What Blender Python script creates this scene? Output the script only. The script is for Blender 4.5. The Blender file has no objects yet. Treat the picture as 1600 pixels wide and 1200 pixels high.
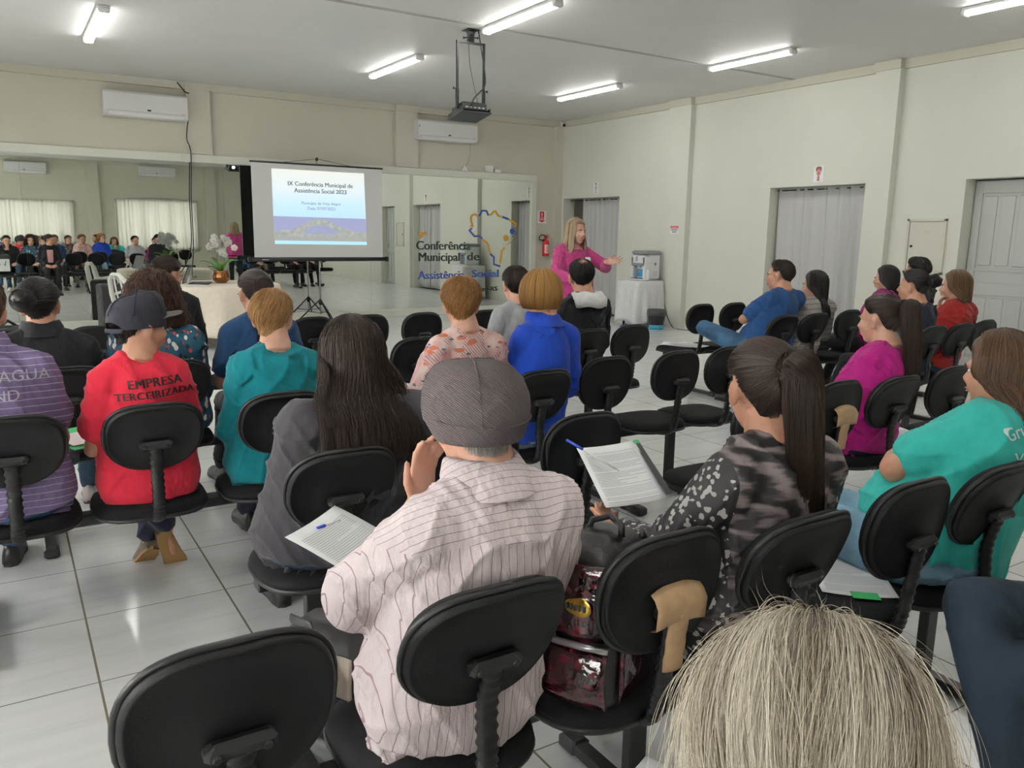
import bpy, bmesh, math, random
import numpy as np
from mathutils import Matrix, Vector
from mathutils.bvhtree import BVHTree
S = bpy.context.scene
COL = S.collection
rng = np.random.RandomState(7)
PI = math.pi

# ------------------------------------------------------------ camera, sky, exposure
cam_d = bpy.data.cameras.new('camera')
cam_d.sensor_width = 36.0
cam_d.sensor_fit = 'HORIZONTAL'
cam_d.lens = 1258.5 / 1600 * 36.0
cam_d.clip_start = 0.05
cam = bpy.data.objects.new('camera', cam_d)
COL.objects.link(cam)
_yaw, _pit, _rol = 0.5622, 0.1847, 0.0168
_f = Vector((math.sin(_yaw) * math.cos(_pit), math.cos(_yaw) * math.cos(_pit), -math.sin(_pit)))
_r = Vector((math.cos(_yaw), -math.sin(_yaw), 0))
_u = _r.cross(_f)
_r2 = math.cos(_rol) * _r + math.sin(_rol) * _u
_u2 = -math.sin(_rol) * _r + math.cos(_rol) * _u
cam.matrix_world = Matrix(((_r2.x, _u2.x, -_f.x, 0), (_r2.y, _u2.y, -_f.y, 0), (_r2.z, _u2.z, -_f.z, 1.46), (0, 0, 0, 1)))
S.camera = cam
S.view_settings.view_transform = 'Standard'
S.view_settings.look = 'None'
S.view_settings.gamma = 1
S.view_settings.use_curve_mapping = False
S.view_settings.exposure = 0.0
S.cycles.use_denoising = True
S.cycles.max_bounces = 9
S.cycles.diffuse_bounces = 4
S.cycles.glossy_bounces = 4
S.cycles.transmission_bounces = 4
S.cycles.sample_clamp_indirect = 6
wd = bpy.data.worlds.new('sky')
S.world = wd
wd.use_nodes = True
wd.node_tree.nodes['Background'].inputs[0].default_value = (.75, .85, 1, 1)
wd.node_tree.nodes['Background'].inputs[1].default_value = 1.0

DY, WX, ZC = 13.04, 9.25, 3.554      # mirror wall, right wall, ceiling
XL, YR = -2.6, -4.0                  # left wall, rear wall
LAMP_E, DAY_E, DAY_L = 34.0, 62.0, 275.0

def area(name, loc, rot, sx, sy, energy, col):
    l = bpy.data.lights.new(name, 'AREA')
    l.shape = 'RECTANGLE'; l.size = sx; l.size_y = sy; l.energy = energy; l.color = col
    o = bpy.data.objects.new(name, l); COL.objects.link(o)
    o.location = loc; o.rotation_euler = rot
    return o
WINS = [(-1.0, 2.05, 0.95, 2.26), (3.35, 5.85, 0.75, 2.36)]      # windows of the rear wall: x0, x1, z0, z1
LWINS = [(-3.2, -0.8), (0.6, 3.0), (4.4, 6.8), (8.4, 10.8)]                          # windows of the left wall: y0, y1
for (a, b, c, d_) in WINS:
    area('daylight', ((a + b) / 2, YR - .45, (c + d_) / 2), (PI / 2, 0, 0), b - a, d_ - c, DAY_E, (1, .98, .93))
for (a, b) in LWINS:
    area('daylight', (XL - .45, (a + b) / 2, 1.6), (PI / 2, 0, -PI / 2), b - a, 1.5, DAY_L, (1, .98, .93))

# ------------------------------------------------------------ helpers
def V(*a): return np.array(a, float)
def nrm(v):
    v = np.asarray(v, float); n = np.linalg.norm(v)
    return v / n if n > 1e-9 else v
def sstep(a, b, x):
    t = np.clip((x - a) / (b - a), 0, 1); return t * t * (3 - 2 * t)
def rotm(yaw=0, pitch=0, roll=0):
    """yaw turns to the left (+), pitch>0 looks down, roll tilts"""
    cy, sy = math.cos(yaw), math.sin(yaw); cp, sp = math.cos(-pitch), math.sin(-pitch); cr, sr = math.cos(roll), math.sin(roll)
    Rz = np.array([[cy, -sy, 0], [sy, cy, 0], [0, 0, 1]]); Rx = np.array([[1, 0, 0], [0, cp, -sp], [0, sp, cp]])
    Ry = np.array([[cr, 0, sr], [0, 1, 0], [-sr, 0, cr]])
    return Rz @ Rx @ Ry

class MB:
    def __init__(s): s.v = []; s.f = []; s.m = []; s.n = 0; s.at = []
    def add(s, v, f, mi=0, a=None):
        v = np.asarray(v, float).reshape(-1, 3)
        s.v.append(v); o = s.n
        s.f += [tuple(i + o for i in q) for q in f]; s.m += [mi] * len(f); s.n += len(v)
        s.at.append(np.zeros(len(v)) if a is None else np.asarray(a, float))
        return s
    def box(s, c, size, mi=0, R=None, bev=0.0):
        c = V(*c); h = V(*size) / 2
        if bev <= 0:
            v = np.array([[x, y, z] for x in (-1, 1) for y in (-1, 1) for z in (-1, 1)]) * h
            f = [(0, 1, 3, 2), (4, 6, 7, 5), (0, 4, 5, 1), (2, 3, 7, 6), (0, 2, 6, 4), (1, 5, 7, 3)]
        else:
            b = min(bev, *(h * .98))
            v = []; f = []
            for z in (-h[2], -h[2] + b, h[2] - b, h[2]):
                i = b if abs(abs(z) - h[2]) < 1e-9 else 0
                X, Y = h[0] - i, h[1] - i; q = b * .6
                v += [(-X + q, -Y, z), (X - q, -Y, z), (X, -Y + q, z), (X, Y - q, z), (X - q, Y, z), (-X + q, Y, z), (-X, Y - q, z), (-X, -Y + q, z)]
            for k in range(3):
                for j in range(8): f.append((k * 8 + j, k * 8 + (j + 1) % 8, k * 8 + 8 + (j + 1) % 8, k * 8 + 8 + j))
            f.append(tuple(range(7, -1, -1))); f.append(tuple(range(24, 32))); v = np.array(v)
        if R is not None: v = v @ np.asarray(R).T
        return s.add(v + c, f, mi)
    def loft(s, rings, mi=0, cap=True, close=True, a=None):
        rings = [np.asarray(r, float) for r in rings]; n = len(rings[0]); f = []
        for k in range(len(rings) - 1):
            for j in range(n if close else n - 1):
                j2 = (j + 1) % n
                f.append((k * n + j, k * n + j2, (k + 1) * n + j2, (k + 1) * n + j))
        if cap and close:
            f.append(tuple(range(n - 1, -1, -1))); f.append(tuple(range((len(rings) - 1) * n, len(rings) * n)))
        return s.add(np.concatenate(rings), f, mi, a)
    def tube(s, pts, rad, seg=10, mi=0, sx=1.0, sy=1.0, up=None, cap=True):
        pts = [np.asarray(p, float) for p in pts]; m = len(pts)
        rad = [rad] * m if np.isscalar(rad) else rad
        t0 = nrm(pts[1] - pts[0])
        u = V(0, 0, 1) if up is None else np.asarray(up, float)
        if abs(t0 @ nrm(u)) > .95: u = V(0, 1, 0) if abs(t0[1]) < .9 else V(1, 0, 0)
        x = nrm(np.cross(t0, u)); rings = []
        for i in range(m):
            t = nrm(pts[min(i + 1, m - 1)] - pts[max(i - 1, 0)])
            x = nrm(x - t * (x @ t)); y = np.cross(t, x)
            an = np.arange(seg) * 2 * PI / seg
            rings.append(pts[i] + rad[i] * (np.cos(an)[:, None] * x * sx + np.sin(an)[:, None] * -y * sy))
        return s.loft(rings[::-1] if False else rings, mi, cap)
    def limb(s, p0, p1, r0, r1, seg=12, n=6):
        p0 = np.asarray(p0, float); p1 = np.asarray(p1, float); d = nrm(p1 - p0)
        P = []; Rr = []
        for k in range(5):
            a = (k / 4) * PI / 2; P.append(p0 - d * r0 * math.cos(a) * .98); Rr.append(max(r0 * math.sin(a), r0 * .08))
        for k in range(1, n):
            P.append(p0 + (p1 - p0) * k / n); Rr.append(r0 + (r1 - r0) * k / n)
        for k in range(5):
            a = (k / 4) * PI / 2; P.append(p1 + d * r1 * math.sin(a) * .98); Rr.append(max(r1 * math.cos(a), r1 * .08))
        return s.tube(P, Rr, seg)
    def ell(s, c, r, R=None, seg=16, rings=10, mi=0, pw=1.0):
        v = []; f = []
        for i in range(rings + 1):
            th = PI * i / rings
            for j in range(seg):
                ph = 2 * PI * j / seg
                q = V(math.sin(th) * math.cos(ph), math.sin(th) * math.sin(ph), math.cos(th))
                if pw != 1: q = np.sign(q) * np.abs(q) ** pw
                v.append(q)
        v = np.array(v); v[:seg] *= 1; r = np.broadcast_to(np.asarray(r, float), 3)
        v[0:seg, :2] = np.array([[.02 * math.cos(2 * PI * j / seg), .02 * math.sin(2 * PI * j / seg)] for j in range(seg)])
        v[-seg:, :2] = v[0:seg, :2]
        v = v * r
        for i in range(rings):
            for j in range(seg):
                j2 = (j + 1) % seg; f.append((i * seg + j, (i + 1) * seg + j, (i + 1) * seg + j2, i * seg + j2))
        f.append(tuple(range(seg))); f.append(tuple(range(rings * seg + seg - 1, rings * seg - 1, -1)))
        if R is not None: v = v @ np.asarray(R).T
        return s.add(v + np.asarray(c, float), f, mi)
    def grid(s, P, mi=0, flip=False):
        P = np.asarray(P, float); a, b, _ = P.shape
        f = [(i * b + j, (i + 1) * b + j, (i + 1) * b + j + 1, i * b + j + 1) for i in range(a - 1) for j in range(b - 1)]
        if flip: f = [q[::-1] for q in f]
        return s.add(P.reshape(-1, 3), f, mi)
    def prism(s, outl, o, ex, ey, ez, th, mi=0, bev=0.0, nb=2):
        """flat outline in the plane (ex, ey) at o, given thickness along ez"""
        O = np.asarray(outl, float); c = O.mean(0); ex, ey, ez, o = map(lambda q: np.asarray(q, float), (ex, ey, ez, o))
        rings = []
        L = [(0, 1 - 0)] if bev <= 0 else []
        prof = [(-th / 2, 0), (th / 2, 0)] if bev <= 0 else \
            [(-th / 2 + bev * (1 - math.sin(k / nb * PI / 2)), bev * (1 - math.cos(k / nb * PI / 2))) for k in range(nb, -1, -1)] + \
            [(th / 2 - bev * (1 - math.sin(k / nb * PI / 2)), bev * (1 - math.cos(k / nb * PI / 2))) for k in range(0, nb + 1)]
        for z, ins in prof:
            d = O - c; l = np.linalg.norm(d, axis=1, keepdims=True)
            Q = c + d * np.maximum(l - ins, 0) / np.maximum(l, 1e-9)
            rings.append(o + Q[:, :1] * ex + Q[:, 1:] * ey + z * ez)
        return s.loft(rings, mi)
    def mesh(s, name, mats=(), smooth=True):
        me = bpy.data.meshes.new(name)
        v = np.concatenate(s.v) if s.v else np.zeros((0, 3))
        me.from_pydata(v.tolist(), [], s.f)
        for m in mats: me.materials.append(m)
        if len(mats) > 1: me.polygons.foreach_set('material_index', s.m)
        if smooth: me.polygons.foreach_set('use_smooth', [True] * len(me.polygons))
        me.update()
        return me
    def obj(s, name, mat, parent=None, smooth=True, fix=True, auto=None):
        mats = mat if isinstance(mat, (list, tuple)) else [mat]
        me = s.mesh(name, mats, smooth)
        if fix: fixn(me)
        if auto is not None: me.set_sharp_from_angle(angle=auto)
        return link(name, me, parent)

def fixn(me):
    b = bmesh.new(); b.from_mesh(me); bmesh.ops.recalc_face_normals(b, faces=b.faces[:]); b.to_mesh(me); b.free()
def link(name, data, parent=None):
    o = bpy.data.objects.new(name, data); COL.objects.link(o)
    if parent is not None: o.parent = parent
    return o
def tag(o, label=None, cat=None, group=None, kind=None):
    if label: o['label'] = label
    if cat: o['category'] = cat
    if group: o['group'] = group
    if kind or cat: o['kind'] = kind or 'thing'
    return o
def empty(name, loc, rz=0, label=None, cat=None, group=None):
    o = link(name, None); o.location = loc; o.rotation_euler = (0, 0, rz); o.empty_display_size = .1
    return tag(o, label, cat, group)
def struct(o): o['kind'] = 'structure'; return o
def copy_tree(o, parent=None):
    c = o.copy(); COL.objects.link(c)
    if parent is not None: c.parent = parent
    for ch in list(o.children): copy_tree(ch, c)
    return c
def remeshed(mb, voxel, smooth=4, fac=.5):
    me = mb.mesh('tmp', (), True); fixn(me)
    o = link('tmp', me)
    m = o.modifiers.new('r', 'REMESH'); m.mode = 'VOXEL'; m.voxel_size = voxel; m.use_smooth_shade = True
    if smooth:
        m2 = o.modifiers.new('s', 'SMOOTH'); m2.factor = fac; m2.iterations = smooth
    dg = bpy.context.evaluated_depsgraph_get()
    out = bpy.data.meshes.new_from_object(o.evaluated_get(dg))
    bpy.data.objects.remove(o); bpy.data.meshes.remove(me)
    out.polygons.foreach_set('use_smooth', [True] * len(out.polygons))
    return out
def coords(me):
    a = np.empty(len(me.vertices) * 3); me.vertices.foreach_get('co', a); return a.reshape(-1, 3)
def normals(me):
    a = np.empty(len(me.vertices) * 3); me.vertices.foreach_get('normal', a); return a.reshape(-1, 3)
def setco(me, P): me.vertices.foreach_set('co', np.ascontiguousarray(P).ravel()); me.update()
def wrinkle(me, amp, seed, scale=1.0, aniso=(1, 1, 1)):
    r = np.random.RandomState(seed); P = coords(me); N = normals(me); d = np.zeros(len(P))
    Q = P * np.array(aniso)
    ph = np.zeros(len(P))
    for k in range(4):
        w = nrm(r.randn(3)) * r.uniform(6, 14) * scale; ph = ph + np.sin(Q @ w + r.uniform(0, 6)) * .8
    for k in range(5):
        w = nrm(r.randn(3)) * r.uniform(18, 50) * scale; d += np.sin(Q @ w + r.uniform(0, 6) + ph * 1.3) / (1 + k * .3)
    d = np.tanh(d * .8)
    setco(me, P + N * (d * amp)[:, None])
def folds(me, amp, seed):
    """soft creases of worn cloth"""
    r = np.random.RandomState(seed); P = coords(me); N = normals(me); d = np.zeros(len(P))
    warp = sum(np.sin(P @ (r.randn(3) * 9) + r.uniform(0, 6)) for _ in range(3))
    for k in range(4):
        w = nrm(np.array([r.uniform(.4, 1) * (1 if k % 2 else -1), r.uniform(-.5, .5), r.uniform(.25, 1.0)])) * r.uniform(20, 34)
        rid = (1 - np.abs(np.sin(P @ w + warp * .9 + r.uniform(0, 6)))) ** 4
        msk = np.clip(.5 + .9 * np.sin(P @ (r.randn(3) * 7) + r.uniform(0, 6)), 0, 1) ** 2
        d += rid * msk
    setco(me, P + N * ((d - .35) * amp)[:, None] * np.clip(1.2 - np.abs(N[:, 2:3]) * .6, .3, 1))
def text_obj(name, txt, size, mat, parent=None, bold=0.0, ext=0.0005, align='CENTER', spacing=1.0, M=None, shear=0.0):
    cu = bpy.data.curves.new(name, 'FONT'); cu.body = txt; cu.size = size; cu.align_x = align; cu.offset = bold; cu.extrude = ext
    cu.offset = 0; cu.space_character = spacing; cu.resolution_u = 3; cu.shear = shear
    o = link('tmp', cu); dg = bpy.context.evaluated_depsgraph_get()
    me = bpy.data.meshes.new_from_object(o.evaluated_get(dg)); bpy.data.objects.remove(o)
    me.materials.clear(); me.materials.append(mat)
    if bold:                                            # heavier strokes: the same letters again, a hair to either side
        q = bmesh.new(); q.from_mesh(me)
        for k in (-1, 1):
            g = bmesh.ops.duplicate(q, geom=q.verts[:] + q.edges[:] + q.faces[:]) if k == -1 else bmesh.ops.duplicate(q, geom=g0)
            if k == -1: g0 = [e for e in g['geom_orig']]
            vs = [e for e in g['geom'] if isinstance(e, bmesh.types.BMVert)]
            bmesh.ops.translate(q, verts=vs, vec=(k * bold, 0, .00004 * k))
        q.to_mesh(me); q.free()
    if M is not None: me.transform(M)
    return link(name, me, parent)
def frame_M(o, ex, ey):
    ex = nrm(ex); ey = nrm(ey); ez = np.cross(ex, ey)
    return Matrix(((ex[0], ey[0], ez[0], o[0]), (ex[1], ey[1], ez[1], o[1]), (ex[2], ey[2], ez[2], o[2]), (0, 0, 0, 1)))
def wrap_text(shirt, name, txt, size, mat, o, ex, ey, bold=0.0, off=.002, spacing=1.0):
    """lettering laid onto the cloth: every vertex goes straight to the surface along -ez"""
    t = text_obj(name, txt, size, mat, shirt, bold, 0, 'CENTER', spacing, frame_M(o, ex, ey))
    b = bmesh.new(); b.from_mesh(t.data)
    bmesh.ops.triangulate(b, faces=b.faces[:])
    for _ in range(2):
        es = [e for e in b.edges if e.calc_length() > .012]
        if es: bmesh.ops.subdivide_edges(b, edges=es, cuts=1); bmesh.ops.triangulate(b, faces=b.faces[:])
    bv = bmesh.new(); bv.from_mesh(shirt.data); T = BVHTree.FromBMesh(bv)
    ez = Vector(np.cross(nrm(ex), nrm(ey)))
    for v in b.verts:
        h = T.ray_cast(v.co + ez * .3, -ez)
        if h[0] is not None: v.co = h[0] + ez * off
    b.to_mesh(t.data); b.free(); bv.free(); t.data.update()
    return t

# ------------------------------------------------------------ materials
def srgb(r, g, b):
    return tuple(((c / 255) / 12.92 if c / 255 <= .04045 else (((c / 255) + .055) / 1.055) ** 2.4) for c in (r, g, b)) + (1,)
class NT:
    def __init__(s, name):
        s.m = bpy.data.materials.new(name); s.m.use_nodes = True; s.t = s.m.node_tree; s.b = s.t.nodes['Principled BSDF']
    def n(s, typ, **k):
        q = s.t.nodes.new(typ)
        for a, v in k.items():
            if a.startswith('i_'):
                key = a[2:]
                key = int(key) if key.isdigit() else key.replace('_', ' ')
                if isinstance(v, bpy.types.NodeSocket): s.t.links.new(v, q.inputs[key])
                else: q.inputs[key].default_value = v
            else: setattr(q, a, v)
        return q
    def l(s, a, b): s.t.links.new(a, b)
    def obj(s): return s.n('ShaderNodeTexCoord').outputs['Object']
    def map(s, vec, scale=(1, 1, 1), rot=(0, 0, 0), loc=(0, 0, 0)):
        return s.n('ShaderNodeMapping', i_0=vec, i_1=loc, i_2=rot, i_3=scale).outputs[0]
    def noise(s, vec, sc, det=3, rough=.5): return s.n('ShaderNodeTexNoise', i_Vector=vec, i_Scale=sc, i_Detail=det, i_Roughness=rough).outputs[0]
    def ramp(s, fac, stops, interp='LINEAR'):
        r = s.n('ShaderNodeValToRGB', i_0=fac); r.color_ramp.interpolation = interp; e = r.color_ramp.elements
        while len(e) > 1: e.remove(e[-1])
        e[0].position, e[0].color = stops[0]
        for p, c in stops[1:]:
            q = e.new(p); q.color = c
        return r.outputs[0]
    def mix(s, f, a, b, bt='MIX'):
        q = s.n('ShaderNodeMix', data_type='RGBA', blend_type=bt)
        for i, v in ((0, f), (6, a), (7, b)):
            if isinstance(v, bpy.types.NodeSocket): s.l(v, q.inputs[i])
            else: q.inputs[i].default_value = v
        return q.outputs[2]
    def math(s, op, a, b=0.0, c=0.0):
        q = s.n('ShaderNodeMath', operation=op)
        for i, v in enumerate((a, b, c)):
            if isinstance(v, bpy.types.NodeSocket): s.l(v, q.inputs[i])
            else: q.inputs[i].default_value = v
        return q.outputs[0]
    def xyz(s, vec): return s.n('ShaderNodeSeparateXYZ', i_0=vec).outputs
    def col(s, c):
        if isinstance(c, bpy.types.NodeSocket): s.l(c, s.b.inputs['Base Color'])
        else: s.b.inputs['Base Color'].default_value = c
    def bump(s, h, st=.3, dist=.01):
        q = s.n('ShaderNodeBump', i_Strength=st, i_Distance=dist, i_Height=h); s.l(q.outputs[0], s.b.inputs['Normal'])
    def set(s, **k):
        for a, v in k.items(): s.b.inputs[a.replace('_', ' ')].default_value = v
        return s
def plain(name, c, rough=.5, metal=0.0, spec=.5, noise=0.0, nsc=30, bump=0.0, emit=None, es=0.0, trans=0.0, coat=0.0):
    t = NT(name); t.set(Roughness=rough, Metallic=metal)
    t.b.inputs['Specular IOR Level'].default_value = spec
    if noise or bump:
        nz = t.noise(t.obj(), nsc, 4)
        if noise:
            k = [max(0, c[i] * (1 - noise)) for i in range(3)] + [1]; k2 = [min(1, c[i] * (1 + noise)) for i in range(3)] + [1]
            t.col(t.ramp(nz, [(.3, k), (.7, k2)]))
        else: t.col(c)
        if bump: t.bump(nz, bump)
    else: t.col(c)
    if emit: t.b.inputs['Emission Color'].default_value = emit; t.b.inputs['Emission Strength'].default_value = es
    if trans: t.b.inputs['Transmission Weight'].default_value = trans
    if coat: t.b.inputs['Coat Weight'].default_value = coat
    return t.m
def cloth(name, c, rough=.85, var=.12, weave=600, fold=9, sheen=.1):
    t = NT(name); t.set(Roughness=rough); t.b.inputs['Specular IOR Level'].default_value = .2
    t.b.inputs['Sheen Weight'].default_value = sheen
    o = t.obj()
    k = [c[i] * (1 - var) for i in range(3)] + [1]; k2 = [min(1, c[i] * (1 + var)) for i in range(3)] + [1]
    t.col(t.ramp(t.noise(o, 22, 4), [(.3, k), (.7, k2)]))
    h = t.math('ADD', t.math('MULTIPLY', t.noise(t.map(o, (1, 1, .6)), fold * 2, 2), 1.0), t.math('MULTIPLY', t.noise(o, weave, 1), .03))
    t.bump(h, .35, .03)
    return t.m
# ------------------------------------------------------------ room materials
M = {}
def wallmat(name, c):
    t = NT(name); t.set(Roughness=.75); o = t.obj()
    k = [c[i] * .96 for i in range(3)] + [1]
    t.col(t.ramp(t.noise(o, 1.3, 3), [(.35, k), (.65, c)])); t.bump(t.noise(o, 140, 2), .05, .004); return t.m
M['wall'] = wallmat('cream_paint', (.60, .58, .485, 1))
M['wallr'] = wallmat('pale_cream_paint', (.68, .68, .605, 1))
M['crown'] = plain('crown_paint', (.56, .545, .45, 1), .6)
M['ceil'] = plain('ceiling_white', (.70, .70, .68, 1), .55, noise=.02, nsc=2)
M['trimw'] = plain('white_trim', (.68, .69, .60, 1), .45)
M['white'] = plain('white_plastic', (.78, .78, .77, 1), .35)
M['jamb'] = plain('jamb_paint', (.62, .62, .56, 1), .6)
M['black'] = plain('black_plastic', (.012, .012, .013, 1), .45)
M['blackm'] = plain('black_metal', (.015, .015, .016, 1), .4, spec=.5)
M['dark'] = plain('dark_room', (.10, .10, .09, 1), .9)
M['steel'] = plain('grey_steel', (.55, .55, .56, 1), .3, metal=.9)
M['paper'] = plain('paper', (.82, .83, .84, 1), .8)
M['ink'] = plain('ink', (.05, .05, .055, 1), .8)
M['inkl'] = plain('pale_ink', (.42, .43, .45, 1), .8)
M['green'] = plain('green_print', (.03, .36, .10, 1), .6)
M['red'] = plain('signal_red', (.55, .015, .015, 1), .4)
M['mirror'] = plain('mirror_glass', (.80, .835, .79, 1), 0.0, metal=1.0)
M['grey_door'] = plain('grey_door_paint', (.47, .49, .47, 1), .45)

t = NT('floor_tile'); o = t.obj(); X = t.xyz(o)
s_ = .5103; fx = t.math('DIVIDE', t.math('SUBTRACT', X[0], .1554), s_); fy = t.math('DIVIDE', t.math('SUBTRACT', X[1], 2.7378), s_)
def groutd(f):
    q = t.math('FRACT', f); return t.math('MINIMUM', q, t.math('SUBTRACT', 1.0, q))
gx = t.math('LESS_THAN', groutd(fx), .0072); gy = t.math('LESS_THAN', groutd(fy), .0046)
g = t.math('MAXIMUM', gx, gy)
cx = t.n('ShaderNodeCombineXYZ', i_0=t.math('FLOOR', fx), i_1=t.math('FLOOR', fy)).outputs[0]
wn = t.n('ShaderNodeTexWhiteNoise', noise_dimensions='3D', i_Vector=cx).outputs
off = t.n('ShaderNodeVectorMath', operation='ADD', i_0=o, i_1=t.n('ShaderNodeVectorMath', operation='SCALE', i_0=wn[1], i_Scale=20.0).outputs[0]).outputs[0]
st = t.noise(t.map(off, (.7, 9, 1)), 2.2, 5, .6)
base = t.ramp(st, [(.25, (.64, .655, .65, 1)), (.5, (.72, .73, .725, 1)), (.8, (.76, .765, .755, 1))])
base = t.mix(t.math('MULTIPLY', wn[0], .10), base, (.60, .60, .58, 1))
gc = t.mix(gx, (.09, .088, .08, 1), (.13, .11, .075, 1))
t.col(t.mix(g, base, gc))
rg = t.math('ADD', t.math('MULTIPLY', g, .5), t.math('ADD', .10, t.math('MULTIPLY', t.noise(o, 5, 3), .14)))
t.l(rg, t.b.inputs['Roughness']); t.b.inputs['Specular IOR Level'].default_value = .5
t.bump(t.math('SUBTRACT', 1.0, g), .25, .003)
M['floor'] = t.m

# ------------------------------------------------------------ room shell
def slab(name, lo, hi, mat, parent=None):
    lo, hi = V(*lo), V(*hi)
    return struct(MB().box((lo + hi) / 2, hi - lo).obj(name, mat, parent, smooth=False))
slab('floor', (XL - .3, YR - .3, -.12), (WX + 1.5, DY + .3, 0), M['floor'])
slab('ceiling', (XL - .3, YR - .3, ZC), (WX + 1.5, DY + .3, ZC + .1), M['ceil'])
slab('trim_1', (XL, 7.62, ZC - .006), (WX, 7.68, ZC + .01), plain('ceiling_joint', (.40, .40, .38, 1), .6))
slab('wall_front', (XL - .2, DY + .03, 0), (WX + 1.4, DY + .2, ZC), M['wall'])
def wall_holes(name, axis, pos, th, span, holes, mat):
    """wall made of blocks around its openings; holes: (a0, a1, z0, z1)"""
    mb = MB(); a = span[0]
    def blk(a0, a1, z0, z1):
        if a1 - a0 < 1e-4 or z1 - z0 < 1e-4: return
        if axis == 'x': mb.box(((pos + pos + th) / 2, (a0 + a1) / 2, (z0 + z1) / 2), (abs(th), a1 - a0, z1 - z0))
        else: mb.box(((a0 + a1) / 2, (pos + pos + th) / 2, (z0 + z1) / 2), (a1 - a0, abs(th), z1 - z0))
    for (h0, h1, z0, z1) in sorted(holes):
        blk(a, h0, 0, ZC); blk(h0, h1, 0, z0); blk(h0, h1, z1, ZC); a = h1
    blk(a, span[1], 0, ZC)
    return struct(mb.obj(name, mat, smooth=False))
DOORS = [(4.22, 5.19, 0, 2.145), (6.41, 7.95, 0, 2.15), (11.26, 12.93, 0, 2.132)]
wall_holes('wall_right', 'x', WX, .26, (YR - .2, DY + .03), DOORS, M['wallr'])
wall_holes('wall_rear', 'y', YR, -.2, (XL - .2, WX), WINS, M['wall'])
wall_holes('wall_left', 'x', XL, -.2, (YR, DY + .03), [(a, b, .9, 2.3) for a, b in LWINS], M['wall'])
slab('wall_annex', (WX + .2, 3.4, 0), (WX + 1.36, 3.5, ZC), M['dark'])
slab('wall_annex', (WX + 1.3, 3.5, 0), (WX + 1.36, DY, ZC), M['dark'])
# crown moulding and pilasters
def crown(name, lo, hi): slab(name, lo, hi, M['crown'])
crown('trim_2', (XL, DY - .045, ZC - .105), (WX, DY + .04, ZC - .001))
struct(MB().box((WX - .02, (YR + DY) / 2, ZC - .053), (.05, DY - YR - .1, .104)).obj('trim_3', M['crown'], smooth=False))
crown('trim_4', (XL, YR - .01, ZC - .105), (WX - .05, YR + .045, ZC - .001))
for k, (y0, y1) in enumerate([(9.50, 9.98), (6.06, 6.385)]):
    slab('wall_pilaster', (WX - .10, y0, 0), (WX + .01, y1, ZC - .1), M['wallr'])
    slab('trim_5', (WX - .125, y0 - .01, ZC - .105), (WX + .01, y1 + .01, ZC - .002), M['crown'])
for x0, x1 in ((2.47, 2.81), (5.80, 6.21)):
    slab('wall_pilaster', (x0, DY - .05, 2.545), (x1, DY + .04, ZC - .1), M['wall'])
    slab('trim_6', (x0 - .01, DY - .075, ZC - .105), (x1 + .012, DY + .04, ZC - .002), M['crown'])
slab('wall_pilaster', (9.09, DY - .06, 0), (WX, DY + .04, ZC - .1), M['wall'])
for x0, x1 in ((2.5, 2.88), (6.18, 6.53)):
    slab('wall_pilaster', (x0, YR - .01, 0), (x1, YR + .1, ZC - .1), M['wall'])
a = 9.98
for y0, y1 in ((5.2, 6.05), (8.0, 9.49), (9.99, 11.25), (-3.95, 4.2)):
    slab('baseboard_right', (WX - .012, y0, 0), (WX + .01, y1, .09), M['wallr'])
slab('baseboard_front', (8.69, DY + .012, 0), (9.09, DY + .04, .09), M['wall'])
slab('baseboard_rear', (XL, YR - .01, 0), (2.5, YR + .012, .09), M['wall'])

# rear and left windows with glass
glass = NT('window_glass'); glass.set(Roughness=0.0); glass.b.inputs['Transmission Weight'].default_value = 1; glass.b.inputs['IOR'].default_value = 1.01
M['glass'] = glass.m
def window(n, axis, pos, a0, a1, z0, z1):
    def B(mb, u0, u1, w0, w1, t=.05):
        if axis == 'y': mb.box(((u0 + u1) / 2, pos, (w0 + w1) / 2), (u1 - u0, t, w1 - w0))
        else: mb.box((pos, (u0 + u1) / 2, (w0 + w1) / 2), (t, u1 - u0, w1 - w0))
    f = MB()
    B(f, a0, a1, z0, z0 + .05); B(f, a0, a1, z1 - .05, z1); B(f, a0, a0 + .05, z0 + .05, z1 - .05); B(f, a1 - .05, a1, z0 + .05, z1 - .05)
    nx = 3
    for k in range(1, nx): B(f, a0 + (a1 - a0) * k / nx - .02, a0 + (a1 - a0) * k / nx + .02, z0 + .05, z1 - .05)
    o = struct(f.obj('window_%d' % n, M['white'], smooth=False))
    g = MB(); B(g, a0 + .05, a1 - .05, z0 + .05, z1 - .05, .006); g.obj('window_pane', M['glass'], o, smooth=False)
for n, w in enumerate(WINS): window(n + 1, 'y', YR - .12, *w)
for n, (a, b) in enumerate(LWINS): window(n + 3, 'x', XL - .12, a, b, .9, 2.3)

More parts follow.
